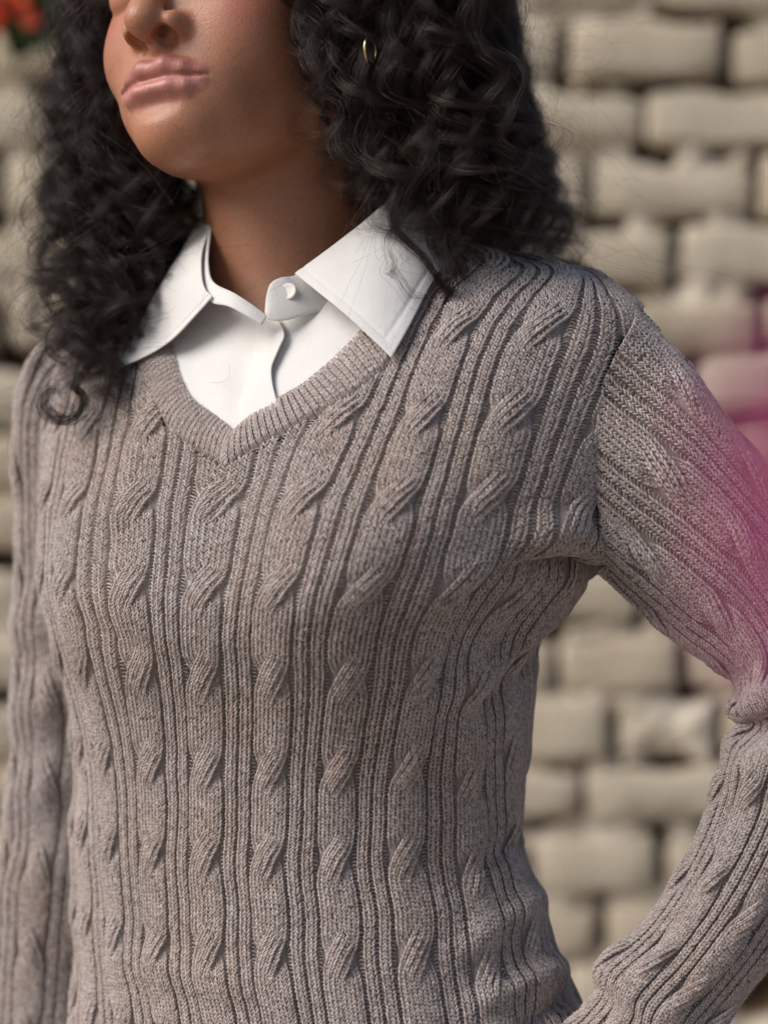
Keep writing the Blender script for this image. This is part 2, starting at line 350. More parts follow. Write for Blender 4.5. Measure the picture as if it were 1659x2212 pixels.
def stitches(surf, ucols, vmin, vmax, rows_per, wale_w, cutter, seedv, hscale=1.0, keep=None, jitter=1.0):
    """legs of every knit stitch and the bars of the purl gaps on a surface"""
    rg = np.random.default_rng(seedv); out_p, out_r = [], []
    vs = np.arange(vmin, vmax, 1.0 / rows_per); dv = 1.0 / rows_per
    along = np.array([-0.05, 0.35, 0.85, 1.40]); hh = np.array([-0.75, 0.30, 0.30, -0.55]); rd = np.array([0.34, 0.60, 0.60, 0.32])
    for c in ucols:
        sh = float(colshift(np.array([c]))[0])
        items = [('c', k) for k in range(8)] + [('r', k) for k in range(4)] + [('g', k) for k in range(3)]
        for kind, k in items:
            V0 = vs + rg.uniform(-.3, .3) * dv
            if kind == 'g':
                zz = [0.07, 0.5, 0.93][k]; q = CW / 2 + zz * (1 - CW); hw = 0.036
                u = c + q + np.stack([-hw + 0 * V0, -hw * .4 + 0 * V0, hw * .4 + 0 * V0, hw + 0 * V0], 1)
                v = V0[:, None] + dv * np.array([0.35, 0.0, 0.0, 0.35]) + rg.normal(0, .12, (len(V0), 4)) * dv
                h = np.array([-1.3, -0.8, -0.8, -1.3]) + rg.normal(0, .1, (len(V0), 1))
                r = np.full(u.shape, 0.42) * rg.uniform(.8, 1.15, (len(V0), 1))
                p, n = surf.at(u, v); out_p.append(p + n * (h * hscale * 1e-3)[..., None]); out_r.append(r); continue
            for side in (-1, 1):
                jv = rg.normal(0, .09, (len(V0), 1)) * dv
                va = V0[:, None] - along * dv + jv              # legs open upwards: upwards is falling v
                nn = np.round(V0 + sh)[:, None]; f = va + sh - nn
                spread = np.array([0.03, 0.22, 0.41, 0.47]) * side
                jl = rg.normal(0, .05, (len(V0), 1))
                if kind == 'c':
                    isfront = k >= 4
                    kk = (k % 4 - 1.5) / 8.0 * 0.98             # offset in the strand
                    fe = f - 0.55 * kk if isfront else f + 0.55 * kk
                    tau, st = cable_state(fe); st0 = cable_state(f)[1]
                    qc = (0.25 if isfront else -0.25) * (1 - 2 * tau)
                    lf = lens(f); q = (qc + kk) * lf * CW
                    edge = np.clip(np.abs(q) / (CW / 2 * lf), 0, 1)
                    base = 1.5 * np.sqrt(np.clip(1 - edge ** 4, 0, 1)) - 0.15
                    h = base + (1.5 * st * (1 - 0.55 * (np.abs(kk) / 0.19) ** 2) if isfront else -1.7 * st0)
                    ww = CW / 8
                else:
                    q = CW / 2 + RIBW[k] * (1 - CW) + 0 * f
                    h = 0.25 + 0 * f
                    ww = 0.145 * (1 - CW)
                u = c + q + (spread + jl) * ww
                h = h + hh * 0.8 + rg.normal(0, .08, (len(V0), 1))
                r = rd * rg.uniform(.85, 1.12, (len(V0), 1)) * (1 + (.22 * st if kind == 'c' and isfront else 0))
                p, n = surf.at(u, va)
                out_p.append(p + n * (h * hscale * 1e-3)[..., None]); out_r.append(np.broadcast_to(r, u.shape))
    Pp = np.concatenate(out_p); Rr = np.concatenate(out_r) * 1e-3 * wale_w
    ok = np.isfinite(Pp).all((1, 2))
    if cutter is not None: ok &= cutter(Pp[:, 1])
    return Pp[ok], Rr[ok]

def fuzz(pts, n, seedv, centre_of, length=(.0015, .0045)):
    rg = np.random.default_rng(seedv); i = rg.integers(0, len(pts), n); p0 = pts[i, 1]; out = centre_of(p0)
    d = norm(out * 0.7 + rg.normal(0, .75, (n, 3))); d2 = norm(d + rg.normal(0, .6, (n, 3)))
    L = rg.uniform(*length, (n, 1)); k = np.stack([p0, p0 + d * L * .5, p0 + d * L * .5 + d2 * L * .5], 1)
    return k, np.broadcast_to(np.array([3.2e-5, 2.6e-5, 1.2e-5]), k.shape[:2])

# ground cloth mesh
Q = ucoord[None] - np.round(ucoord)[None]
cid = np.round(ucoord).astype(int)
F = nphase(vrow[:, None] + colshift(cid)[None])
Hm = relief(np.broadcast_to(Q, F.shape), F) * 1.25 - 1.35
vm, rm, lm = cut_torso(TP)
base = TP + TN * (Hm * 1e-3)[..., None]
sink = (rm | lm); base = base - TN * (0.012 * sink)[..., None]
q4 = grid_quads(nr, nu)
kill = vm.ravel()[q4].any(1)
sweater = mesh_np('sweater', base, q4[~kill], M_wool_base, person)
sweater['label'] = 'taupe wool cable-knit sweater with V-neck'
def keep_t(p):
    v, r, l = cut_torso(p); return ~(v | r | l)
st_p, st_r = stitches(torso, range(-4, 6), -0.35, 11.9, 25, 1.0, keep_t, 11, hscale=1.22)
kn = curves_np('knit_stitches', st_p, st_r, M_wool, sweater); kn['kind'] = 'stuff'
ctr = lambda p: norm((p - np.array([xm.mean(), 1.53, 0])) * np.array([1, 1, 0]))
fz = curves_np('wool_fuzz', *fuzz(st_p, 90000, 5, ctr, (.002, .006)), M_fuzz, sweater); fz['kind'] = 'stuff'

# depth of the (uncut) chest under a picture point
_fp = TP[::3, ::3].reshape(-1, 3); _fm = (_fp[:, 1] < 1.60); _fp = _fp[_fm]; _fx, _fy = proj(_fp)
def chestY(x, y):
    x = np.atleast_1d(np.asarray(x, float)); y = np.atleast_1d(np.asarray(y, float)); o = np.zeros(x.size)
    for k, (a, b_) in enumerate(zip(x.ravel(), y.ravel())):
        d = (_fx - a) ** 2 + (_fy - b_) ** 2; i = np.argpartition(d, 12)[:12]; i = i[_fp[i, 1] < _fp[i, 1].min() + .03]; w = 1 / (d[i] + 4); o[k] = (w * _fp[i, 1]).sum() / w.sum()
    return o.reshape(x.shape)

# ------------------------------------------------------------------ sleeves
def sleeve(pairs, ncol, nstep, seam, seedv, phase, vphase, wr, colrange, keepf):
    """pairs: rows (Ux,Uy,Lx,Ly,Y, depth ratio)"""
    A = spline(np.array(pairs, float), nstep)
    U = P(A[:, 0], A[:, 1], A[:, 4]); Lp = P(A[:, 2], A[:, 3], A[:, 4])
    C = (U + Lp) / 2; h = (U - Lp) / 2
    nc = ncol * SPP + 1; uu = np.linspace(0, ncol, nc); th = phase - (uu / ncol) * 2 * np.pi
    ax = norm(np.gradient(C, axis=0)); dep = np.array([0, -1.0, 0]); rad = np.linalg.norm(h, axis=1)
    dd = rad * A[:, 5]
    c_, s_ = np.cos(th), np.sin(th)
    Pm = C[:, None] + h[:, None] * c_[None, :, None] + (dd[:, None] * s_[None])[..., None] * dep
    arc = np.concatenate([[0], np.cumsum(np.linalg.norm(np.diff(C, axis=0), axis=1))])
    vv = arc / 0.053 + vphase
    if seam is not None:                            # sew the front of the first ring onto the chest along the armhole
        yy = A[0, 1] + (A[0, 3] - A[0, 1]) * (1 - c_) / 2; sx = seam(yy)
        T = P(sx, yy, chestY(sx, yy) - .0012); dlt = (T - Pm[0]) * (np.clip(s_, 0, 1) ** .45)[:, None]
        Pm = Pm + dlt[None] * (1 - sstep(0, .075, arc))[:, None, None]
    Nm = normals(Pm)
    if (Nm * (Pm - C[:, None])).sum(-1).mean() < 0: Nm = -Nm
    Pm = Pm + Nm * wr(Pm, arc)[..., None]
    Nm2 = normals(Pm); Nm2 *= np.sign((Nm2 * Nm).sum(-1, keepdims=True))
    sf = Surf(Pm, Nm2, uu, vv)
    q = uu - np.round(uu); F = nphase(vv[:, None] + colshift(np.round(uu).astype(int))[None])
    Hm = relief(np.broadcast_to(q[None], F.shape), F) * 1.25 - 1.35
    bs = Pm + Nm2 * (Hm * 1e-3)[..., None]
    bs[:, -1] = bs[:, 0]
    o = mesh_np('sweater_sleeve', bs, grid_quads(nstep, nc), M_wool_base, person)
    sp, sr = stitches(sf, colrange, vv[0], vv[-1], 25, 1.0, keepf, seedv, hscale=1.3)
    kn = curves_np('knit_stitches', sp, sr, M_wool, o); kn['kind'] = 'stuff'
    cf = lambda p: norm(p - C[np.argmin(((p[:, None] - C[None, ::8]) ** 2).sum(-1), 1) * 8])
    fz = curves_np('wool_fuzz', *fuzz(sp, 30000, seedv + 1, cf), M_fuzz, o); fz['kind'] = 'stuff'
    return o, sf
sy = float(chestY(1286, 960)[0])
dep0 = (1225 - 690) / 2 * S
Y0 = sy + dep0 * 0.52 - 0.004
arm_r = [(1362, 662, 1302, 1228, Y0, .52), (1432, 733, 1345, 1275, Y0 - .001, .56), (1490, 800, 1402, 1330, Y0 - .002, .60), (1560, 893, 1470, 1387, Y0 - .003, .64), (1630, 985, 1535, 1430, Y0 - .004, .70),
         (1700, 1085, 1580, 1478, Y0 - .005, .76), (1765, 1200, 1592, 1512, Y0 - .006, .82), (1850, 1370, 1588, 1536, Y0 - .008, .9), (1880, 1570, 1612, 1560, Y0 - .010, .9), (1850, 1735, 1563, 1606, Y0 - .012, .9),
         (1780, 1900, 1552, 1690, Y0 - .012, .88), (1690, 2040, 1488, 1850, Y0 - .012, .85), (1590, 2165, 1402, 1985, Y0 - .012, .85), (1530, 2240, 1305, 2085, Y0 - .012, .85), (1480, 2310, 1302, 2140, Y0 - .012, .85), (1400, 2400, 1225, 2230, Y0 - .01, .8), (1330, 2470, 1160, 2320, Y0 - .006, .7)]
def wr_r(p, arc):
    px, py = proj(p); s = 0.0022 * vnoise(p * np.array([26, 26, 26]), 9)
    s = s + 0.004 * np.sin((px * .6 + py) / 26.0) * np.exp(-(((px - 1620) / 110) ** 2 + ((py - 1560) / 110) ** 2))
    s = s + 0.004 * np.exp(-(((px - 1300 + (py - 2100) * .3) / 60) ** 2)) * np.exp(-((py - 2110) / 60) ** 2)
    return s
sl_r, surf_r = sleeve(arm_r, 8, 520, SEAM_R, 21, R(-8), .25, wr_r, range(0, 9), lambda p: (proj(p)[0] < 1960) & (p[:, 1] < Y0 + .02))
sl_r['label'] = 'sleeve of the bent arm'
arm_l = [(190, 700, 170, 1100, 1.60, .20), (105, 735, 225, 1140, 1.602, .32), (52, 830, 265, 1190, 1.61, .40), (38, 950, 285, 1240, 1.615, .46), (35, 1090, 288, 1310, 1.62, .58),
         (33, 1280, 290, 1420, 1.625, .75), (32, 1480, 290, 1570, 1.63, .85), (24, 1670, 288, 1720, 1.635, .9), (12, 1800, 283, 1835, 1.635, .9), (-5, 1900, 275, 1930, 1.635, .9), (-15, 2050, 262, 2080, 1.635, .9), (-22, 2260, 240, 2280, 1.63, .9), (-12, 2560, 200, 2560, 1.62, .9), (0, 2850, 180, 2850, 1.61, .9)]
def wr_l(p, arc):
    px, py = proj(p)
    return 0.003 * vnoise(p * 22, 19) + 0.0022 * np.sin(py / 30.0 + px / 70.0) * np.exp(-((py - 1500) / 420) ** 2)
sl_l, surf_l = sleeve(arm_l, 7, 480, None, 31, R(20), .6, wr_l, range(0, 8), lambda p: (p[:, 1] < 1.65) & (proj(p)[0] > -40))
sl_l['label'] = 'sleeve of the hanging arm'

# ------------------------------------------------------------------ neckband
NO = np.array([(270, 660), (285, 740), (300, 800), (330, 870), (362, 920), (400, 956), (440, 982), (488, 1014), (552, 966), (620, 930), (700, 888), (770, 845), (830, 795), (885, 725), (930, 630)], float)
NI = np.array([(352, 610), (362, 690), (375, 745), (392, 815), (415, 858), (447, 884), (476, 904), (508, 930), (546, 894), (600, 862), (655, 830), (712, 783), (775, 720), (830, 650), (870, 560)], float)
nS = 361
def half_spline(a, k):  # keep the corner of the V sharp
    n1 = nS // 2 + 1
    return np.concatenate([spline(a[:8], n1), spline(a[7:], nS - n1 + 1)[1:]])
So, Si = half_spline(NO, 0), half_spline(NI, 0)
Yo = gauss(chestY(So[:, 0], So[:, 1])[:, None], 5)[:, 0]; Yi = gauss(chestY(Si[:, 0], Si[:, 1])[:, None], 5)[:, 0]
Po = P(So[:, 0], So[:, 1], Yo); Pi = P(Si[:, 0], Si[:, 1], Yi + .002)
arc = np.concatenate([[0], np.cumsum(np.linalg.norm(np.diff((Po + Pi) / 2, axis=0), axis=1))])
nW = 13
ww = np.linspace(0, 1, nW); dome = 0.0038 * np.sin(np.pi * np.clip(ww, 0, 1)) ** .6; dome[-1] = .0005; dome[0] = -.0015
NBp = Po[:, None] * (1 - ww)[None, :, None] + Pi[:, None] * ww[None, :, None]
NBn = norm(np.cross(np.gradient(NBp, axis=0), np.gradient(NBp, axis=1))); NBn *= -np.sign(NBn[..., 1:2])
NBs = NBp + NBn * dome[None, :, None]
nband = mesh_np('sweater_neckband', NBs - NBn * .0010, grid_quads(nS, nW), M_wool_base, person)
nb = Surf(NBs, NBn, ww, arc)
rg = np.random.default_rng(77); pp, rr_ = [], []
wale = 0.00150; ribs = np.arange(0.002, arc[-1] - .004, wale * 2.75)
for k, s in enumerate(np.sort(np.concatenate([ribs + wale * .5, ribs + wale * 1.5]))):
    w0 = np.arange(-.05, 1.0, 1 / 10.0) + rg.uniform(-.4, .4) / 10
    for side in (-1, 1):
        wa = np.clip(w0[:, None] + np.array([0, .35, .85, 1.4]) / 10.0, 0, .985)
        sa = s + side * wale * .5 * np.array([.05, .45, .8, .95]) + rg.normal(0, 6e-5, (len(w0), 1))
        p, n = nb.at(wa, np.broadcast_to(sa, wa.shape)); hgt = np.array([-.45, .3, .3, -.35]) * 1e-3 + rg.normal(0, 8e-5, (len(w0), 1))
        pp.append(p + n * np.broadcast_to(hgt, wa.shape)[..., None]); rr_.append(np.broadcast_to(np.array([.28, .46, .46, .28]) * 1e-3, wa.shape))
pp = np.concatenate(pp); rr_ = np.concatenate(rr_)
kn = curves_np('knit_stitches', pp, rr_, M_wool, nband); kn['kind'] = 'stuff'
fz = curves_np('wool_fuzz', *fuzz(pp, 4000, 8, lambda p: np.broadcast_to(np.array([-.3, -.9, .3]), p.shape)), M_fuzz, nband); fz['kind'] = 'stuff'

# ------------------------------------------------------------------ shirt
def patch(name, rowsA, rowsB, nu_, nv_, bulge=0.0, mat=M_cloth, parent=None, thick=0.0011, bevel=True, fn=None):
    """surface between two 3D polylines A (fold) and B (edge)"""
    A = spline(rowsA, nu_); B = spline(rowsB, nu_); w = np.linspace(0, 1, nv_)
    G = A[:, None] * (1 - w)[None, :, None] + B[:, None] * w[None, :, None]
    n = norm(np.cross(np.gradient(G, axis=0), np.gradient(G, axis=1))); n *= -np.sign(n[..., 1:2] + 1e-9)
    G = G + n * (bulge * np.sin(np.pi * w))[None, :, None] + n * (.0007 * vnoise(G * 55, 8))[..., None]
    if fn is not None: G = fn(G, n, w)
    o = mesh_np(name, G, grid_quads(nu_, nv_), mat, parent)
    md = o.modifiers.new('thickness', 'SOLIDIFY'); md.thickness = thick; md.offset = 0
    sb = o.modifiers.new('soft', 'SUBSURF'); sb.levels = 1; sb.render_levels = 1
    return o
# shirt front under the V
gx = np.linspace(290, 900, 62); gy = np.linspace(610, 1010, 41); GX, GY = np.meshgrid(gx, gy)
SYf = gauss(gauss(chestY(GX, GY), 2).T, 2).T + 0.004
SYf = SYf - 0.016 * sstep(800, 640, GY) * np.exp(-((GX - 590) / 170) ** 2)
SYf = SYf + 0.0018 * vnoise(np.stack([GX / 60, GY / 130, 0 * GX], -1), 4) + 0.0012 * np.sin((GX - GY * .4) / 55) * sstep(760, 640, GY)
def shirtY(x, y):
    fx = np.clip((np.asarray(x, float) - 290) / 10, 0, 60.99); fy = np.clip((np.asarray(y, float) - 610) / 10, 0, 39.99); i, j = fy.astype(int), fx.astype(int); a, b_ = fy - i, fx - j
    return SYf[i, j] * (1 - a) * (1 - b_) + SYf[i, j + 1] * (1 - a) * b_ + SYf[i + 1, j] * a * (1 - b_) + SYf[i + 1, j + 1] * a * b_
top = np.interp(gx, [290, 455, 500, 540, 575, 578, 600, 640, 720, 900], [600, 622, 640, 665, 684, 668, 660, 640, 560, 430])
MIDB = (NO + NI) / 2; keepv = (GY >= top[None] - 4) & inside(np.concatenate([MIDB, [(930, 380), (250, 380)]]), GX, GY)
q4 = grid_quads(41, 62); kq = keepv.ravel()[q4].all(1)
shirt = mesh_np('shirt', P(GX, GY, SYf), q4[kq], M_cloth, person)
shirt['label'] = 'white cotton shirt'
shirt.modifiers.new('thickness', 'SOLIDIFY').thickness = 0.0008
sb = shirt.modifiers.new('soft', 'SUBSURF'); sb.levels = 1; sb.render_levels = 1
def onshirt(pts, off): pts = np.array(pts, float); return P(pts[:, 0], pts[:, 1], shirtY(pts[:, 0], pts[:, 1]) - off)
# placket with its loose wavy edge
pl_l = [(556, 682), (552, 730), (545, 780), (530, 830), (518, 880), (512, 935)]
pl_r = [(600, 684), (616, 722), (602, 758), (588, 795), (592, 840), (606, 890)]
o = patch('placket', onshirt(pl_l, .0022), np.concatenate([onshirt(pl_r, .0060)[:1], onshirt(pl_r, .0075)[1:4], onshirt(pl_r, .0055)[4:]]), 40, 14, .0010, parent=shirt)
# collar stand, two ends
P3 = lambda L: np.stack([P(x, y, d)[()] for x, y, d in L])
o = patch('collar_stand', P3([(458, 468, 1.528), (452, 545, 1.496), (458, 604, 1.471), (508, 634, 1.452), (546, 660, 1.446), (578, 684, 1.444)]),
          P3([(430, 540, 1.52), (430, 610, 1.494), (456, 652, 1.464), (494, 662, 1.448), (532, 682, 1.441), (566, 702, 1.439)]), 36, 8, .0008, parent=shirt, thick=.0016)
o = patch('collar_stand', P3([(577, 672, 1.443), (576, 640, 1.444), (584, 612, 1.446), (606, 599, 1.449), (640, 592, 1.455), (720, 540, 1.464)]),
          P3([(577, 690, 1.441), (600, 694, 1.440), (630, 690, 1.441), (670, 676, 1.444), (710, 668, 1.450), (790, 640, 1.462)]), 36, 10, .0012, parent=shirt, thick=.0016)
# collar leaves
ty = lambda x, y, o_: (x, y, float(chestY(x, y)[0]) - o_)
Fr = P3([(636, 590, 1.4475), (700, 545, 1.446), (770, 490, 1.455), (832, 438, 1.472), (880, 395, 1.495), (900, 372, 1.53)])
Er = P3([(846, 774, float(chestY(846, 774)[0]) - .010), (880, 712, float(chestY(880, 712)[0]) - .011), (914, 645, float(chestY(914, 645)[0]) - .011), (950, 582, float(chestY(950, 582)[0]) - .010), (985, 520, 1.475), (1000, 470, 1.51)])
def topstitch(G, n, w):
    uu_ = np.linspace(0, 1, G.shape[0])[:, None]; d_ = np.minimum((1 - w)[None] * 48, uu_ * 85)     # mm from the finished edge
    g_ = -.00055 * np.exp(-((d_ - 5.0) / .8) ** 2) * (1 + .35 * np.sin(uu_ * 260 + w[None] * 170))
    return G + n * g_[..., None]
o = patch('collar_leaf', Fr, Er, 90, 56, .0065, parent=shirt, thick=.0011, fn=topstitch)
Fl = P3([(459, 640, 1.458), (442, 620, 1.467), (436, 580, 1.482), (443, 525, 1.504), (464, 465, 1.535), (480, 430, 1.56)])
El = P3([(254, 796, float(chestY(254, 796)[0]) - .014), (290, 725, float(chestY(290, 725)[0]) - .014), (325, 655, 1.515), (365, 590, 1.525), (405, 530, 1.55), (450, 470, 1.58)])
o = patch('collar_leaf', Fl, El, 90, 56, .004, parent=shirt, thick=.0011, fn=lambda G, n, w: topstitch(G, n, w) + n * (-0.006 * np.sin(np.pi * w))[None, :, None] * np.exp(-(np.linspace(0, 1, 90) / .25) ** 2)[:, None, None] + np.array([0, 0, -.005]) * (np.sin(np.pi * w))[None, :, None] * np.exp(-(np.linspace(0, 1, 90) / .3) ** 2)[:, None, None])
# buttons: dished disc with a rim and four holes
def button(px_, py_, Y, rad):
    th = np.linspace(0, 2 * np.pi, 40, endpoint=False); prof = [(0, .0), (.35, .0), (.62, .0001), (.72, .0003), (.88, .0004), (1.0, .0001), (1.0, -.0010)]
    c0 = P(px_, py_, Y); n = norm(np.array([-.35, -.9, .28])); ux = norm(np.cross(n, [0, 0, 1.])); uz = np.cross(ux, n)
    V = np.concatenate([[c0 + (ux * math.cos(a) + uz * math.sin(a)) * rad * max(r_, .02) + n * (h_ + .0010) for a in th] for r_, h_ in prof])
    bt = mesh_np('button', V, grid_quads(len(prof), 40, True), M_button, shirt)
    return bt
button(624, 630, 1.4445, .0050)

# ------------------------------------------------------------------ body: head, neck and chest as one continuous skin
YAWH, PIT, ROL = R(31), R(17), R(8)
def rotm(axis, a):
    x, y, z = norm(np.array(axis, float)); c, s_ = math.cos(a), math.sin(a); C1 = 1 - c
    return np.array([[c + x*x*C1, x*y*C1 - z*s_, x*z*C1 + y*s_], [y*x*C1 + z*s_, c + y*y*C1, y*z*C1 - x*s_], [z*x*C1 - y*s_, z*y*C1 + x*s_, c + z*z*C1]])
# head axes in the world: x her left, y forward, z up
B0 = np.array([[1, 0, 0], [0, -1, 0], [0, 0, 1.]])
RH = rotm((0, 1, 0), -ROL) @ rotm((0, 0, 1), -YAWH)
HX, HY, HZ = RH @ B0[0], RH @ B0[1], RH @ B0[2]
Rp = rotm(HX, -PIT) if (rotm(HX, -PIT) @ HY)[2] > HY[2] else rotm(HX, PIT)
HY, HZ = Rp @ HY, Rp @ HZ
HS = 1.06                                            # size of the head relative to the measures below
HO = P(338, 101, 1.440)
HM = np.stack([HX, HY, HZ])                          # world offset -> head coordinates
def to_head(p): return (p - HO) @ HM.T * (1000 / HS)
def to_world(h): return HO + (np.asarray(h, float) * HS / 1000) @ HM
def smin(a, b, k):
    h = np.clip(0.5 + 0.5 * (b - a) / k, 0, 1); return b * (1 - h) + a * h - k * h * (1 - h)
def smax(a, b, k): return -smin(-a, -b, k)
def ell(p, c, r):
    r = np.array(r, float); q = (p - np.array(c, float)); k0 = np.linalg.norm(q / r, axis=-1); k1 = np.linalg.norm(q / (r * r), axis=-1)
    return k0 * (k0 - 1) / np.maximum(k1, 1e-9)
def cap(p, a, b, ra, rb):
    a = np.array(a, float); b = np.array(b, float); ab = b - a; t = np.clip(((p - a) @ ab) / (ab @ ab), 0, 1)
    return np.linalg.norm(p - a - t[..., None] * ab, axis=-1) - (ra + (rb - ra) * t)
def chain(p, pts, k=1.0):
    d = None
    for (a, ra), (b, rb) in zip(pts[:-1], pts[1:]):
        e = cap(p, a, b, ra, rb); d = e if d is None else smin(d, e, k)
    return d
def mir(p): q = p.copy(); q[..., 0] = np.abs(q[..., 0]); return q
UP = [((0, 1.0, -13.8), 5.4), ((7, 1.2, -12.9), 5.7), ((15.5, -2.8, -15.0), 5.5), ((23.5, -8.2, -16.8), 4.0), ((29.5, -14.0, -18.2), 1.8)]
LO = [((0, 0.6, -26.2), 6.0), ((9, -0.6, -25.8), 6.0), ((16.5, -4.2, -24.4), 5.2), ((23.5, -9.0, -21.6), 3.5), ((29.5, -14.4, -18.7), 1.5)]
NB0 = to_head(P(655, 770, 1.552)); NB1 = to_head(P(622, 330, 1.540)); CHS = to_head(P(650, 980, 1.545))
SHL, SHR = to_head(P(330, 820, 1.58)), to_head(P(1120, 760, 1.50))
def lips(m): return chain(m, UP, 1.5), chain(m, LO, 1.5)
def body_sdf(h):
    m = mir(h)
    d = ell(h, (0, -96, 72), (74, 94, 98))
    d = smin(d, ell(h, (0, -56, 22), (54, 55, 74)), 20)
    d = smin(d, ell(m, (32, -34, 12), (22, 24, 26)), 16)             # cheeks
    d = smin(d, cap(m, (8, -29, -41), (48, -88, -12), 14.5, 15), 18)   # jaw
    d = smin(d, cap(m, (48, -88, -12), (57, -92, 20), 15, 15), 16)
    d = smin(d, ell(h, (0, -27, -20), (37, 27, 28)), 14)             # mouth barrel
    d = smin(d, ell(h, (0, -19, -42), (19, 18, 15.5)), 12)             # chin
    d = smin(d, ell(h, (0, -68, -24), (36, 40, 20)), 14)             # under the chin
    # nose
    nz = cap(h, (0, 0, 44), (0, 13.5, 11.0), 7.5, 9.6)
    nz = smin(nz, ell(m, (13.6, 0.0, 10.0), (5.6, 10.5, 7.2)), 7)
    nz = smin(nz, cap(h, (0, 13, 4.6), (0, 0, 1.0), 3.8, 4.4), 3)
    d = smin(d, nz, 5)
    # lips
    u, l = lips(m)
    d = smax(d, -cap(h, (0, 6.2, -1), (0, 8.4, -9.5), 2.6, 3.2), 3.0)
    d = smin(d, u, 3.0); d = smin(d, l, 3.0)
    d = smax(d, -chain(m, [((0, 7.4, -20.4), 1.2), ((8, 6.2, -19.8), 1.2), ((16.0, 2.2, -20.0), 1.1), ((21.5, -2.4, -19.3), 1.0), ((25.5, -5.6, -18.8), .7), ((29.0, -8.6, -18.5), .2)], .5), 1.8)
    d = smax(d, -cap(h, (-11, 4.2, -33.5), (11, 4.2, -33.5), 4.0, 4.0), 7)
    # nostrils
    d = smax(d, -ell(m @ np.eye(3), (9.2, 4.6, 2.2), (6.3, 8.2, 6.8)), 1.0)
    # eyes and ears
    d = smax(d, -ell(m, (32, 6, 42), (19, 17, 12)), 14); d = smin(d, ell(m, (31, -17, 41), (13, 12, 11)), 3)
    d = smin(d, ell(m, (74, -96, 14), (7, 18, 30)), 4)
    # neck, throat and chest
    nk = cap(h, NB1, NB0, 50, 54)
    d = smin(d, nk, 13)
    ch = smin(cap(h, CHS, SHL, 62, 40), cap(h, CHS, SHR, 62, 40), 40)
    d = smin(d, ch, 45)
    return d
def surface_nets(lo, hi, step, blk, fn):
    n = np.ceil((hi - lo) / (step * blk)).astype(int); cs = step * blk
    cg = np.stack(np.meshgrid(*[lo[i] + (np.arange(n[i]) + .5) * cs for i in range(3)], indexing='ij'), -1)
    dc = fn(cg.reshape(-1, 3)).reshape(n)
    full = np.repeat(np.repeat(np.repeat(np.sign(dc) * 99.0, blk, 0), blk, 1), blk, 2).astype(np.float32)
    act = np.argwhere(np.abs(dc) < cs * 1.5)
    loc = np.stack(np.meshgrid(*[np.arange(blk)] * 3, indexing='ij'), -1).reshape(-1, 3)
    for k in range(0, len(act), 400):
        idx = (act[k:k + 400, None] * blk + loc[None]).reshape(-1, 3)
        full[idx[:, 0], idx[:, 1], idx[:, 2]] = fn(lo + idx * step)
    D = full; neg = D < 0; N = np.array(D.shape)
    corners = np.stack([neg[dx:N[0]-1+dx, dy:N[1]-1+dy, dz:N[2]-1+dz] for dx in (0, 1) for dy in (0, 1) for dz in (0, 1)])
    mixed = corners.any(0) & ~corners.all(0)
    cells = np.argwhere(mixed); vid = np.full(mixed.shape, -1, np.int64); vid[mixed] = np.arange(len(cells))
    V = lo + (cells + .5) * step
    for _ in range(4):                                # pull every vertex onto the surface
        e = 0.25; dv = fn(V); g = np.stack([fn(V + np.eye(3)[a] * e) - fn(V - np.eye(3)[a] * e) for a in range(3)], -1) / (2 * e)
        s_ = -dv / np.maximum((g * g).sum(-1), .2); V = V + np.clip(s_, -step, step)[:, None] * g * 0.9
    quads = []
    for ax in range(3):
        b1, b2 = [a for a in range(3) if a != ax]
        a0 = [slice(1, N[i] - 1) for i in range(3)]; a1 = list(a0); a0[ax] = slice(0, N[ax] - 1); a1[ax] = slice(1, N[ax])
        c0, c1 = neg[tuple(a0)], neg[tuple(a1)]; e = np.argwhere(c0 != c1)
        flip = c0[tuple(e.T)]
        e = e.copy(); 
        for b in (b1, b2): e[:, b] += 1
        def cell(o1, o2):
            q = e.copy(); q[:, b1] -= o1; q[:, b2] -= o2; return vid[tuple(q.T)]
        qd = np.stack([cell(1, 1), cell(0, 1), cell(0, 0), cell(1, 0)], 1)
        fl = flip if ax != 1 else ~flip
        qd[~fl] = qd[~fl][:, ::-1]; quads.append(qd)
    q = np.concatenate(quads); return V, q[(q >= 0).all(1)]
corn = to_head(np.concatenate([P(np.array([200, 1300]), np.array([-900, 1000]), 1.6)]))
lo = np.array([-92, -215, -190.]); hi = np.array([150, 34, 176.])
Vh, qh = surface_nets(lo, hi, 1.25, 5, body_sdf)
body = mesh_np('body', to_world(Vh), qh, M_skin, person)
body['label'] = 'brown skin of face and neck'
mm = mir(Vh); u_, l_ = lips(mm); lipw = np.clip(1 - np.minimum(u_ - .5, l_ - .4) / 1.1, 0, 1) * (Vh[:, 1] > -18)
lipw = sstep(1.9, 0.5, np.minimum(u_, l_) + .35 * vnoise(Vh * .35, 2)) * sstep(30.0, 26.0, mm[:, 0])
skin = np.array([0.455, 0.205, 0.118]); lipc = np.where((l_ < u_)[:, None], np.array([0.53, 0.225, 0.195]), np.array([0.41, 0.16, 0.13]))
blush = np.exp(-(((mm[:, 0] - 46) / 20) ** 2 + ((Vh[:, 2] - 22) / 20) ** 2))[:, None] * (Vh[:, 1:2] > -70)
c = skin * (1 - .45 * blush) + np.array([0.42, 0.12, 0.09]) * .45 * blush
noseb = np.exp(-((mm[:, 0] / 16) ** 2 + ((Vh[:, 2] - 2) / 8) ** 2))[:, None] * (Vh[:, 1:2] > -4)
c = c * (1 - .25 * noseb) + np.array([0.36, 0.13, 0.07]) * .25 * noseb
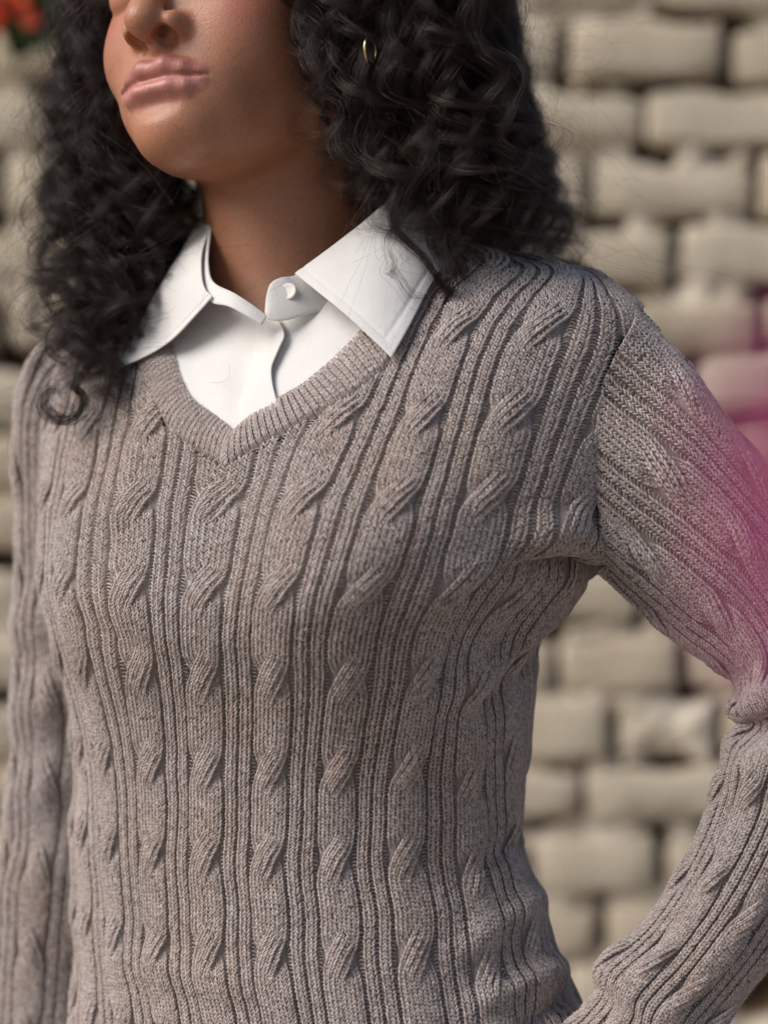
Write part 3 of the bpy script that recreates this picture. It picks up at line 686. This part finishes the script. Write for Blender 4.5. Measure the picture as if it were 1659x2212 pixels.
scalp = sstep(70, 95, Vh[:, 2] + np.maximum(0, -Vh[:, 1] - 70) * .9)[:, None]
c = c * (1 - scalp) + np.array([.012, .008, .008]) * scalp
c = c * (1 - lipw[:, None] * .9) + lipc * lipw[:, None] * .9
ca = body.data.attributes.new('skin_col', 'FLOAT_COLOR', 'POINT'); ca.data.foreach_set('color', np.concatenate([c, np.ones((len(c), 1))], 1).astype(np.float32).ravel())
la = body.data.attributes.new('lip', 'FLOAT', 'POINT'); la.data.foreach_set('value', lipw.astype(np.float32))

# ------------------------------------------------------------------ hair
def locks(keys, n, seedv, strands, lockr, hel, wl, npts=64, jit=1.0, frizz=.0005, endcurl=1.6, rad=6.0e-5, ymin=-1e9):
    """keys: rows of (y, xa, xb, Ya, Yb): the band the locks run through at each picture height. every lock is a
    bundle of strands wound round one wavy centre line"""
    rg = np.random.default_rng(seedv); K = np.array(keys, float); P_, R_ = [], []
    for i in range(n):
        a = rg.uniform(0, 1); dpt = rg.uniform(0, 1); 
        last = rg.uniform(0.62, 1.0) * (len(K) - 1)
        tk = np.linspace(0, last, npts); kk = lambda c: np.interp(tk, np.arange(len(K)), K[:, c])
        wob = np.cumsum(rg.normal(0, 1, npts)); wob -= np.linspace(wob[0], wob[-1], npts)
        aw = np.clip(a + 0.05 * wob / npts ** .5 * jit, 0.0, 1.0)
        y = kk(0); x = kk(1) * (1 - aw) + kk(2) * aw; Y = kk(3) * (1 - dpt) + kk(4) * dpt
        c = P(x, y, Y)
        j = int(np.argmax(y > -170)); SC = np.array([0, -96, 72.]); SR = np.array([74, 94, 98.])
        e1_ = (to_head(c[j]) - SC) / SR; e0_ = np.array([rg.normal(0, .12), rg.normal(-.05, .25), 1.06 + .08 * dpt]); fa = np.linspace(0, 1, j + 1)[:, None] ** .9
        ed = norm(e0_ * (1 - fa) + e1_ * fa) * (np.linalg.norm(e0_) * (1 - fa) + np.maximum(np.linalg.norm(e1_), 1.06) * fa)
        if np.linalg.norm(e1_) < 1.06: fa = fa * 1.0
        top_ = to_world(SC + ed * SR); top_ = top_ + (c[j] - top_[-1]) * (fa ** 3); c[:j + 1] = top_
        c = gauss(c, 2.2)
        L = np.concatenate([[0], np.cumsum(np.linalg.norm(np.diff(c, axis=0), axis=1))]); s_ = L / L[-1]
        hr = rg.uniform(*hel) * (0.35 + 0.65 * sstep(0.1, .6, s_)) * (1 + (endcurl - 1) * sstep(.7, 1, s_))
        wlen = rg.uniform(*wl) * (1 - .25 * sstep(.6, 1, s_)); ph = rg.uniform(0, 6.28) + np.cumsum(np.gradient(L) / wlen) * 2 * np.pi * (1 if rg.uniform() < .5 else -1)
        tg = norm(np.gradient(c, axis=0)); e1 = norm(np.cross(tg, np.array([0, 1.0, 0.1]))); e2 = np.cross(tg, e1)
        ns = int(strands * rg.uniform(.5, 1.5)); lr = lockr * rg.uniform(.6, 1.4)
        o1 = rg.normal(0, 1, (ns, 1)) * lr; o2 = rg.normal(0, 1, (ns, 1)) * lr
        spread = (0.6 + 0.6 * np.sin(np.pi * s_) + 0.5 * sstep(.8, 1, s_))[None]
        php = ph[None] + rg.normal(0, .20, (ns, 1)); hrp = hr[None] * rg.normal(1, .12, (ns, 1))
        w1 = hrp * np.cos(php) + o1 * spread; w2 = hrp * np.sin(php) + o2 * spread
        fr1 = gauss(rg.normal(0, 1, (npts, ns)), 3).T * frizz * 2.2; fr2 = gauss(rg.normal(0, 1, (npts, ns)), 3).T * frizz * 2.2
        p = c[None] + (w1 + fr1)[..., None] * e1[None] + (w2 + fr2)[..., None] * e2[None]
        # strands end at different lengths
        cut = rg.uniform(.82, 1.0, (ns, 1)); sk = np.linspace(0, 1, npts)[None] * cut * (npts - 1); j = np.minimum(sk.astype(int), npts - 2); f = (sk - j)[..., None]
        ar = np.arange(ns)[:, None]; p = p[ar, j] * (1 - f) + p[ar, j + 1] * f
        P_.append(p); R_.append(np.broadcast_to(rad * (1 - .6 * np.linspace(0, 1, npts) ** 3), (ns, npts)) * rg.uniform(.8, 1.2, (ns, 1)))
    return np.concatenate(P_), np.concatenate(R_)
HL = []
# falls beside the far cheek and over the far shoulder
HL.append(locks([(-420, 260, 420, 1.50, 1.60), (-150, 165, 330, 1.51, 1.60), (60, 165, 255, 1.52, 1.60), (220, 140, 300, 1.52, 1.60), (400, 120, 400, 1.51, 1.60), (560, 115, 390, 1.50, 1.585), (700, 100, 290, 1.49, 1.56), (820, 90, 255, 1.485, 1.54), (960, 100, 230, 1.485, 1.52)], 96, 1, 64, .0017, (.005, .011), (.040, .070)))
# behind the neck
HL.append(locks([(-420, 420, 900, 1.60, 1.68), (0, 380, 900, 1.60, 1.68), (250, 330, 1000, 1.60, 1.66), (420, 320, 1080, 1.59, 1.66), (560, 300, 1120, 1.59, 1.66), (650, 280, 1120, 1.60, 1.66)], 90, 2, 60, .0028, (.004, .009), (.04, .07)))
# near side: over the ear and cheek, down onto the collar
HL.append(locks([(-420, 520, 1000, 1.40, 1.50), (-120, 600, 1040, 1.40, 1.50), (60, 655, 1075, 1.405, 1.52), (200, 690, 1110, 1.405, 1.53), (320, 740, 1140, 1.41, 1.54), (430, 800, 1165, 1.42, 1.54), (520, 850, 1190, 1.425, 1.54), (600, 880, 1200, 1.43, 1.55)], 150, 3, 70, .0018, (.0045, .011), (.040, .075)))
# the back of the near side, behind the shoulder
HL.append(locks([(-420, 820, 1010, 1.50, 1.62), (-100, 860, 1070, 1.51, 1.62), (100, 880, 1105, 1.52, 1.62), (260, 900, 1140, 1.53, 1.62), (400, 930, 1175, 1.54, 1.62), (500, 960, 1222, 1.545, 1.62), (590, 980, 1255, 1.55, 1.62), (680, 990, 1270, 1.56, 1.63)], 85, 4, 68, .0019, (.005, .010), (.040, .07)))
# thin loose waves over both masses
HL.append(locks([(-300, 250, 330, 1.50, 1.58), (0, 130, 260, 1.505, 1.58), (220, 105, 300, 1.505, 1.58), (420, 85, 360, 1.50, 1.57), (600, 80, 350, 1.49, 1.55), (760, 85, 300, 1.482, 1.53), (880, 90, 260, 1.48, 1.51)], 80, 6, 8, .0014, (.006, .016), (.045, .09), frizz=.0016))
HL.append(locks([(-300, 560, 1040, 1.395, 1.50), (0, 640, 1085, 1.395, 1.53), (200, 670, 1125, 1.395, 1.55), (380, 740, 1175, 1.405, 1.57), (500, 820, 1220, 1.41, 1.58), (600, 860, 1250, 1.42, 1.59)], 110, 7, 8, .0014, (.006, .015), (.045, .09), frizz=.0016))
# a few loose curls: on the collar, the lone ring on the far shoulder, beside the cheek
def curl(path, n, hr, wl, seedv, lr=.0012, turns=None):
    rg = np.random.default_rng(seedv); c = P(*np.array([(a, b_, d) for a, b_, d in path], float).T); c = spline(c, 70)
    L = np.concatenate([[0], np.cumsum(np.linalg.norm(np.diff(c, axis=0), axis=1))]); tg = norm(np.gradient(c, axis=0)); e1 = norm(np.cross(tg, [0, 1.0, .1])); e2 = np.cross(tg, e1)
    ph = L / wl * 6.283 + rg.uniform(0, 6.28); o = rg.normal(0, lr, (n, 2)); g = gauss(rg.normal(0, 1, (70, n * 2)), 4).T * .0016
    s_ = np.linspace(0, 1, 70); h = hr * np.sin(np.pi * np.clip(s_ * .7 + .1, 0, 1))
    php = ph[None] + rg.normal(0, .2, (n, 1))
    p = c[None] + (h * np.cos(php) + o[:, :1] + g[:n])[..., None] * e1[None] + (h * np.sin(php) * .6 + o[:, 1:] + g[n:])[..., None] * e2[None]
    return p[:, :64] if False else p[:, np.linspace(0, 69, 64).astype(int)], np.full((n, 64), 5e-5)
HL.append(curl([(860, 380, 1.42), (850, 450, 1.42), (880, 520, 1.415), (910, 570, 1.42), (950, 600, 1.425), (1000, 625, 1.43), (1055, 655, 1.435), (1020, 672, 1.43), (960, 668, 1.425)], 90, .004, .05, 41))
HL.append(curl([(900, 400, 1.43), (930, 480, 1.43), (955, 540, 1.425), (950, 600, 1.42), (980, 640, 1.43), (1050, 662, 1.435)], 110, .005, .045, 42, .0022))
HL.append(curl([(880, 420, 1.42), (840, 500, 1.415), (855, 560, 1.41), (830, 590, 1.408), (880, 620, 1.41), (930, 650, 1.42)], 16, .004, .04, 43, .003))
HL.append(curl([(960, 440, 1.44), (985, 520, 1.44), (970, 580, 1.435), (990, 610, 1.43)], 120, .006, .05, 44, .003))
ang = np.linspace(-2.2, 4.3, 12)
for q_ in range(9):
    rq = np.random.default_rng(60 + q_); r1, r2 = rq.uniform(34, 50), rq.uniform(32, 46); ox, oy = rq.normal(0, 5, 2); a1 = rq.uniform(2.2, 4.4)
    HL.append(curl([(235 + rq.normal(0, 20), 640, 1.50), (215 + rq.normal(0, 12), 740, 1.495), (185, 800, 1.492)] + [(140 + ox + r1 * math.cos(a), 870 + oy + r2 * math.sin(a), 1.488 + .0012 * k) for k, a in enumerate(np.linspace(-1.0, a1, 9))], 14, .001, .05, 70 + q_, .0009))
HL.append(curl([(240, 640, 1.50), (200, 720, 1.495), (150, 770, 1.49), (115, 740, 1.49), (120, 690, 1.49)], 40, .004, .05, 46, .002))
HL.append(curl([(230, 740, 1.49), (225, 810, 1.487), (250, 850, 1.486), (275, 830, 1.487)], 40, .005, .05, 47, .002))
HL.append(curl([(170, 120, 1.53), (155, 200, 1.52), (190, 250, 1.52), (185, 300, 1.52), (130, 360, 1.52), (115, 430, 1.52), (135, 500, 1.52)], 60, .005, .06, 48, .0018))
# stray hairs
def strays(n, seedv, boxes):
    rg = np.random.default_rng(seedv); out = []
    for _ in range(n):
        x0, x1, y0, y1, Y0_, Y1_ = boxes[rg.integers(len(boxes))]
        a = np.array([rg.uniform(x0, x1), rg.uniform(y0, y1), rg.uniform(Y0_, Y1_)]); d = rg.normal(0, 1, 3) * (45, 45, .02)
        pts = [a]
        for k in range(5): d = d * .75 + rg.normal(0, 1, 3) * (34, 38, .012) + (0, 12, 0); pts.append(pts[-1] + d * .8)
        q = spline(np.array(pts), 64); out.append(P(q[:, 0], q[:, 1], q[:, 2]))
    o = np.array(out); return o, np.full(o.shape[:2], 3.8e-5)
HL.append(strays(900, 51, [(100, 300, 0, 850, 1.50, 1.57), (110, 180, 100, 600, 1.5, 1.56), (1060, 1200, 0, 540, 1.5, 1.58), (680, 980, 60, 380, 1.40, 1.43), (1040, 1150, 0, 400, 1.5, 1.56)]))
hp = np.concatenate([a for a, _ in HL]); hr_ = np.concatenate([b_ for _, b_ in HL])
hair = curves_np('hair', hp, hr_, M_hair, person); hair['label'] = 'long dark curly hair'
# earring: small gold hoop with its post
def tube_ring(name, c0, rad, tr, mat, parent, n=48, m=10, arc_=2 * math.pi, tilt=.4):
    th = np.linspace(0, arc_, n, endpoint=False); ps = np.linspace(0, 2 * np.pi, m, endpoint=False)
    u = norm(np.array([math.cos(tilt), math.sin(tilt), 0])); w = np.array([0, 0, 1.]); k = np.cross(u, w)
    V = np.array([[c0 + (u * math.cos(a) + w * math.sin(a)) * (rad + tr * math.cos(b)) + k * tr * math.sin(b) for b in ps] for a in th])
    q = grid_quads(n + 1, m, True) % (n * m)
    return mesh_np(name, V, q, mat, parent)
ear = tube_ring('earring', P(800, 108, 1.412), .0075, .0009, M_gold, person, tilt=1.15); ear['label'] = 'thin gold hoop earring'

# ------------------------------------------------------------------ trousers below the sweater
def lower_body():
    rings = []; hipz = P(0, 2560, 1.5)[2]
    nA = 28; th = np.linspace(0, 2 * np.pi, nA, endpoint=False); V, q = [], []
    cx = float(xm[-1])
    for s_ in (-1, 1):
        b0 = len(V)
        prof = [(hipz - .06, .10, .10, .06), (hipz - .10, .095, .10, .07), (hipz - .20, .085, .10, .09), (hipz - .42, .062, .07, .085), (hipz - .70, .052, .06, .08), (0.07, .045, .055, .08), (0.0, .05, .11, .08)]
        for z, ax_, by_, off in prof:
            for a in th:
                p = (Lv * (ax_ * math.cos(a) + s_ * off) + Fv * (by_ * math.sin(a) + (.04 if z < .01 else 0))); V.append((cx + p[0], 1.53 + p[1], z))
        q.append(grid_quads(len(prof), nA, True, b0))
    o = mesh_np('trousers', V, np.concatenate(q), M_trouser, person); o['label'] = 'dark trousers'
lower_body()

# ------------------------------------------------------------------ brick wall
WY = 2.8                                             # face of the wall
kW = S * WY / D0
def wall_xy(px, py): return (px - 829.5) * kW, CZ - (py - 1106) * kW
M_brick, t, b = mat_new('limewashed_brick')
oi = N_(t, 'ShaderNodeObjectInfo')
n1 = noise(t, 14, 5, rough=.6); n2 = noise(t, 70, 5, rough=.65)
tint = ramp(t, oi.outputs['Random'], [(0, (0.69, 0.585, 0.45)), (0.5, (0.76, 0.66, 0.52)), (1, (0.81, 0.72, 0.585))])
col = mix(t, ramp(t, n1, [(0.42, (0, 0, 0)), (0.75, (0.8, 0.8, 0.8))]), tint, (0.55, 0.42, 0.28))
col = mix(t, ramp(t, n2, [(0.55, (0, 0, 0)), (0.75, (0.65, 0.65, 0.65))]), col, (0.25, 0.17, 0.11))
t.links.new(col, b.inputs['Base Color']); b.inputs['Roughness'].default_value = 0.95; b.inputs['Specular IOR Level'].default_value = .1
bump(t, b, n2, 0.6, 0.006)
M_mortar, t, b = mat_new('earth_mortar')
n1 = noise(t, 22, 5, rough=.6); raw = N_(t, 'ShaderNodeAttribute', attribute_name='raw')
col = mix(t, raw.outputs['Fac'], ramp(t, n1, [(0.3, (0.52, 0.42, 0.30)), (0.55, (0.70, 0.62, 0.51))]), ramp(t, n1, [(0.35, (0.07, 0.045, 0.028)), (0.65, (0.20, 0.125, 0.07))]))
t.links.new(col, b.inputs['Base Color']); b.inputs['Roughness'].default_value = 1; b.inputs['Specular IOR Level'].default_value = .05
bump(t, b, n1, 0.7, 0.01)
wall = bpy.data.objects.new('brick_wall', None); link(wall); wall.location = (0, WY, 0)
wall['label'] = 'old limewashed beige brick wall with crumbling mortar joints'; wall['category'] = 'wall'
CH = 147 * kW                                        # one course
rgb = np.random.default_rng(17)
holes = []
# measured joints: course bottoms and the upright joints of the courses in view (picture measure)
row0 = 183
known = {0: [1215, 1575], 1: [1090, 1392, 1760], 2: [960, 1270, 1635], 3: [1150, 1462, 1800], 4: [1010, 1320, 1650], 5: [1180, 1500], 8: [1080, 1390, 1690], 9: [890, 1205, 1480, 1790], 10: [1330, 1560], 11: [1255, 1640], 12: [1140, 1430, 1720], 13: [1300, 1600]}
protos = []
def brick_mesh(k):
    bm = []; r_ = np.random.default_rng(100 + k); n = 7, 4, 5
    V = []; idx = {}
    xs, ys, zs = np.array([-.5, -.485, -.44, -.22, 0, .22, .44, .485, .5]), np.linspace(-.5, .5, 3), np.array([-.5, -.455, -.34, .34, .455, .5])
    def add(i, j, l):
        key = (i, j, l)
        if key not in idx: idx[key] = len(V); V.append((xs[i], ys[j], zs[l]))
        return idx[key]
    q = []
    for i in range(8):
        for l in range(5): q.append([add(i, 0, l), add(i + 1, 0, l), add(i + 1, 0, l + 1), add(i, 0, l + 1)])
        for j in range(2):
            q.append([add(i, j, 0), add(i, j + 1, 0), add(i + 1, j + 1, 0), add(i + 1, j, 0)]); q.append([add(i, j, 5), add(i + 1, j, 5), add(i + 1, j + 1, 5), add(i, j + 1, 5)])
    for l in range(5):
        for j in range(2):
            q.append([add(0, j, l), add(0, j, l + 1), add(0, j + 1, l + 1), add(0, j + 1, l)]); q.append([add(8, j, l), add(8, j + 1, l), add(8, j + 1, l + 1), add(8, j, l + 1)])
    V = np.array(V); 
    # worn corners and an uneven face
    ex, ez = np.abs(V[:, 0]) * 2, np.abs(V[:, 2]) * 2; fr = (V[:, 1] < 0)
    rnd = np.clip((ex - .93) / .07, 0, 1) ** 2 * .5 + np.clip((ez - .82) / .18, 0, 1) ** 2 * .5
    V[:, 1] += fr * rnd * .16
    V[:, 2] *= 1 - .10 * np.clip((ex - .85) / .15, 0, 1) * fr; V[:, 0] *= 1 - .02 * np.clip((ez - .7) / .3, 0, 1)
    V += np.stack([vnoise(V * (7, 3, 6) + k * 7, 1) * .03, vnoise(V * (4, 3, 3) + k * 5, 2) * .05 * fr, vnoise(V * (8, 3, 4) + k * 3, 3) * .17], -1)
    me_o = mesh_np('brick', V, q, M_brick, None); me = me_o.data; bpy.data.objects.remove(me_o); return me
protos = [brick_mesh(k) for k in range(14)]
joint_up = []
for r in range(-7, 24):
    yb = row0 + r * 147; ymid = yb - 147 / 2 + 2
    if r in known:
        js = sorted(known[r]); 
        while js[0] > -500: js.insert(0, js[0] - rgb.uniform(290, 345))
        while js[-1] < 2120: js.append(js[-1] + rgb.uniform(290, 345))
    else:
        js = [-700 + rgb.uniform(0, 200)]
        while js[-1] < 2120: js.append(js[-1] + rgb.uniform(285, 345))
    for a, c_ in zip(js[:-1], js[1:]):
        gap = rgb.uniform(14, 36); w = (c_ - a - gap) * kW; hgt = rgb.uniform(96, 127) * kW
        if (a + c_) / 2 > 1540 and 2040 < ymid < 2200: continue
        o = bpy.data.objects.new('brick', protos[rgb.integers(len(protos))]); link(o, wall)
        x_, z_ = wall_xy((a + c_) / 2, ymid + rgb.normal(0, 6))
        o.location = (x_, .05 + rgb.normal(0, .003), z_); o.scale = (w, .10, hgt); o.rotation_euler = (rgb.normal(0, .03), rgb.normal(0, .022), rgb.normal(0, .02))
        joint_up.append((c_, yb - 147, yb))
# mortar: an uneven bed between the bricks with fallen-out holes
nx, nz = 450, 690
mx = np.linspace(-690, 2290, nx); mz = np.linspace(-985, 3560, nz); MX, MZ = np.meshgrid(mx, mz)
WX, WZ = wall_xy(MX, MZ)
pn_ = np.stack([WX * 26, WZ * 26, 0 * WX], -1); dep = 0.007 + .006 * vnoise(pn_, 4) + .004 * vnoise(pn_ * 2.3, 5)
rag = vnoise(np.stack([WX * 9, WZ * 16, 0 * WX + 3], -1), 6) + .5 * vnoise(np.stack([WX * 22, WZ * 30, 0 * WX + 9], -1), 7)
dep = dep + .045 * sstep(.26, .55, rag)
for hx_, hy_, hw_, hh_ in [(1215, 190, 16, 60), (1575, 95, 22, 80), (1600, 180, 22, 24), (1390, 300, 14, 44), (1290, 200, 26, 16), (1370, 215, 26, 22), (1270, 420, 13, 50), (1440, 335, 20, 16), (1560, 320, 24, 18), (1635, 420, 14, 70), (1320, 480, 28, 22), (1485, 480, 40, 18),
                           (1455, 560, 24, 50), (1400, 680, 12, 20), (1340, 628, 36, 10), (1655, 700, 34, 60), (1500, 780, 22, 20), (1380, 1320, 16, 32), (1300, 1440, 26, 12), (1205, 1420, 14, 38), (1265, 1690, 12, 34), (1200, 1670, 20, 16), (1430, 1620, 24, 14), (1420, 1820, 20, 44), (1410, 1720, 20, 16), (1540, 1720, 16, 20), (1300, 1920, 16, 30), (1230, 1850, 30, 9), (1330, 2030, 30, 14), (1350, 1870, 18, 12),
                           (30, 400, 20, 30), (105, 185, 22, 24), (95, 640, 16, 50), (5, 1190, 18, 22), (1640, 2130, 70, 70), (110, 520, 14, 12)]:
    dep = dep + .07 * np.exp(-((MX - hx_) / hw_) ** 2 - ((MZ - hy_) / hh_) ** 2)
for jx, jy0, jy1 in joint_up:
    dep = dep + .05 * rgb.uniform(0.1, 1.0) * np.exp(-((MX - jx) / 17) ** 4 - ((MZ - (jy0 + jy1) / 2 - rgb.normal(0, 15)) / rgb.uniform(40, 62)) ** 4)
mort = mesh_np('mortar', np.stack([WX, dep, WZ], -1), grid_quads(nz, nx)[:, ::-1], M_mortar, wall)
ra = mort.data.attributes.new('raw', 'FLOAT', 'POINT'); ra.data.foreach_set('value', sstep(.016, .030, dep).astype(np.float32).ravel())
xa_, xb_ = wall_xy(-680, 0)[0], wall_xy(2280, 0)[0]
back = mesh_np('wall_core', [(x_, y_, z_) for y_ in (.1, .25) for x_, z_ in ((xa_, -.02), (xb_, -.02), (xb_, 2.28), (xa_, 2.28))], [(0, 1, 2, 3), (5, 4, 7, 6), (4, 0, 3, 7), (1, 5, 6, 2), (3, 2, 6, 7)], M_mortar, wall, smooth=False)

# ------------------------------------------------------------------ ground
M_ground, t, b = mat_new('packed_earth'); t.links.new(ramp(t, noise(t, 4, 6), [(0.3, (0.22, 0.18, 0.14)), (0.7, (0.33, 0.28, 0.23))]), b.inputs['Base Color']); b.inputs['Roughness'].default_value = 1
g = mesh_np('ground', [(-60, -60, 0), (60, -60, 0), (60, 60, 0), (-60, 60, 0)], [(0, 1, 2, 3)], M_ground); g['kind'] = 'structure'

# ------------------------------------------------------------------ flowers
M_pink, t, b = mat_new('pink_bract'); oi = N_(t, 'ShaderNodeObjectInfo'); n1 = noise(t, 60, 3)
col = mix(t, n1, ramp(t, oi.outputs['Random'], [(0, (0.86, 0.16, 0.42)), (1, (0.88, 0.42, 0.68))]), (0.86, 0.22, 0.54)); t.links.new(col, b.inputs['Base Color']); b.inputs['Roughness'].default_value = .6
tl = N_(t, 'ShaderNodeBsdfTranslucent'); ms = N_(t, 'ShaderNodeMixShader'); ms.inputs[0].default_value = .5; t.links.new(col, tl.inputs[0]); t.links.new(b.outputs[0], ms.inputs[1]); t.links.new(tl.outputs[0], ms.inputs[2]); t.links.new(ms.outputs[0], t.nodes['Material Output'].inputs[0])
M_leaf, t, b = mat_new('green_leaf'); t.links.new(ramp(t, noise(t, 50), [(0.3, (0.03, 0.075, 0.02)), (0.7, (0.07, 0.13, 0.035))]), b.inputs['Base Color']); b.inputs['Roughness'].default_value = .5
M_red, t, b = mat_new('orange_red_petal'); t.links.new(ramp(t, noise(t, 40), [(0.3, (0.75, 0.07, 0.03)), (0.7, (0.85, 0.16, 0.06))]), b.inputs['Base Color']); b.inputs['Roughness'].default_value = .6
M_stem, t, b = mat_new('stem'); b.inputs['Base Color'].default_value = (0.10, 0.09, 0.04, 1)
M_cream, t, b = mat_new('cream_flower'); b.inputs['Base Color'].default_value = (0.75, 0.68, 0.45, 1)
def leaf(name, base, dirv, up, L, W, mat, parent, cup=.25, pts=7, point=1.0):
    dirv = norm(np.array(dirv, float)); side = norm(np.cross(dirv, up)); nn = np.cross(side, dirv)
    s_ = np.linspace(0, 1, pts); w = W * np.sin(np.pi * s_ ** .75) ** .8 * (1 - .25 * s_ * point)
    V = []
    for k, x in enumerate(s_):
        for f_ in (-1, -.5, 0, .5, 1):
            V.append(base + dirv * L * x + side * w[k] * f_ * .5 + nn * (cup * W * (abs(f_) ** 1.5) * .6 - cup * L * .5 * x * x + .04 * W * math.sin(9 * x + 3 * f_)))
    return mesh_np(name, V, grid_quads(pts, 5), mat, parent)
def tube(name, path, r0, r1, mat, parent, m=8, n=20):
    c = spline(np.array(path, float), n); tg = norm(np.gradient(c, axis=0)); e1 = norm(np.cross(tg, [.3, .5, .8])); e2 = np.cross(tg, e1); th = np.linspace(0, 2 * np.pi, m, endpoint=False); rr2 = np.linspace(r0, r1, n)
    V = c[:, None] + rr2[:, None, None] * (np.cos(th)[None, :, None] * e1[:, None] + np.sin(th)[None, :, None] * e2[:, None])
    return mesh_np(name, V, grid_quads(n, m, True), mat, parent)
# bougainvillea sprig close to the lens
rb = np.random.default_rng(5)
bou = bpy.data.objects.new('bougainvillea_sprig', None); link(bou); bou['label'] = 'bright pink bougainvillea sprig blurred close to the bent elbow'; bou['category'] = 'flower'
FY = 0.31
tube('branch', [P(2700, 3300, .40), P(2350, 2300, .37), P(2120, 1500, FY), P(2020, 1200, FY), P(1990, 1050, FY)], .003, .0015, M_stem, bou)
for cx_, cy_, cY, n_, sz in [(1750, 1000, FY, 8, .017), (1800, 1240, FY - .005, 8, .0165), (1860, 860, FY, 7, .0135), (1930, 1120, FY + .01, 8, .018), (1920, 1300, FY + .008, 7, .015)]:
    c0 = P(cx_, cy_, cY); a0 = rb.uniform(0, 6)
    for k in range(n_):
        a = a0 + k * 6.283 / n_; d = np.array([math.cos(a) * .8, -.45, math.sin(a) * .8])
        leaf('bract', c0, d, np.array([0, -1, 0.1]), sz * rb.uniform(.9, 1.1), sz * 1.25, M_pink, bou, .3)
    for k in range(3):
        d = np.array([rb.normal(0, .25), -1, rb.normal(0, .25)]); tube('floret', [c0, c0 + norm(d) * sz * .35, c0 + norm(d) * sz * .6], .0009, .0016, M_cream, bou, 6, 5)
for k in range(4): leaf('leaf', P(2100 + 60 * k, 1500 + 160 * k, .36), (rb.normal(), -.3, rb.normal()), np.array([0, -1, .2]), .03, .02, M_leaf, bou, .2)
# geranium hanging over the top of the far wall
ger = bpy.data.objects.new('geranium', None); link(ger); ger['label'] = 'orange-red geranium with green leaves hanging on the brick wall'; ger['category'] = 'plant'
GYw = WY - .12
for px_, py_, sz in [(8, 2, .05), (140, -8, .022), (-60, -20, .05), (60, -60, .04)]:
    c0 = P(px_, py_, GYw)
    tube('stem', [c0 + np.array([0.02, .08, .25]), c0 + np.array([0.01, .05, .1]), c0], .003, .002, M_stem, ger, 6, 8)
    for k in range(22):
        d = norm(rb.normal(0, 1, 3) + np.array([0, -.4, 0])); leaf('petal', c0 + d * sz * .45, d, norm(rb.normal(0, 1, 3)), sz * .6, sz * .5, M_red, ger, .2, 5)
for k in range(26):
    c0 = P(rb.uniform(40, 180), rb.uniform(-60, 75), GYw + rb.uniform(-.02, .06)); leaf('leaf', c0, (rb.normal(), -.6, rb.normal() - .3), norm(np.array([rb.normal(0, .3), -1, .4])), .05, .05, M_leaf, ger, .2, 6)
for k in range(30):
    c0 = P(rb.uniform(-250, 260), rb.uniform(-220, -40), GYw + rb.uniform(-.02, .08)); leaf('leaf', c0, (rb.normal(), -.6, rb.normal() - .3), norm(np.array([rb.normal(0, .3), -1, .4])), .055, .05, M_leaf, ger, .2, 6)
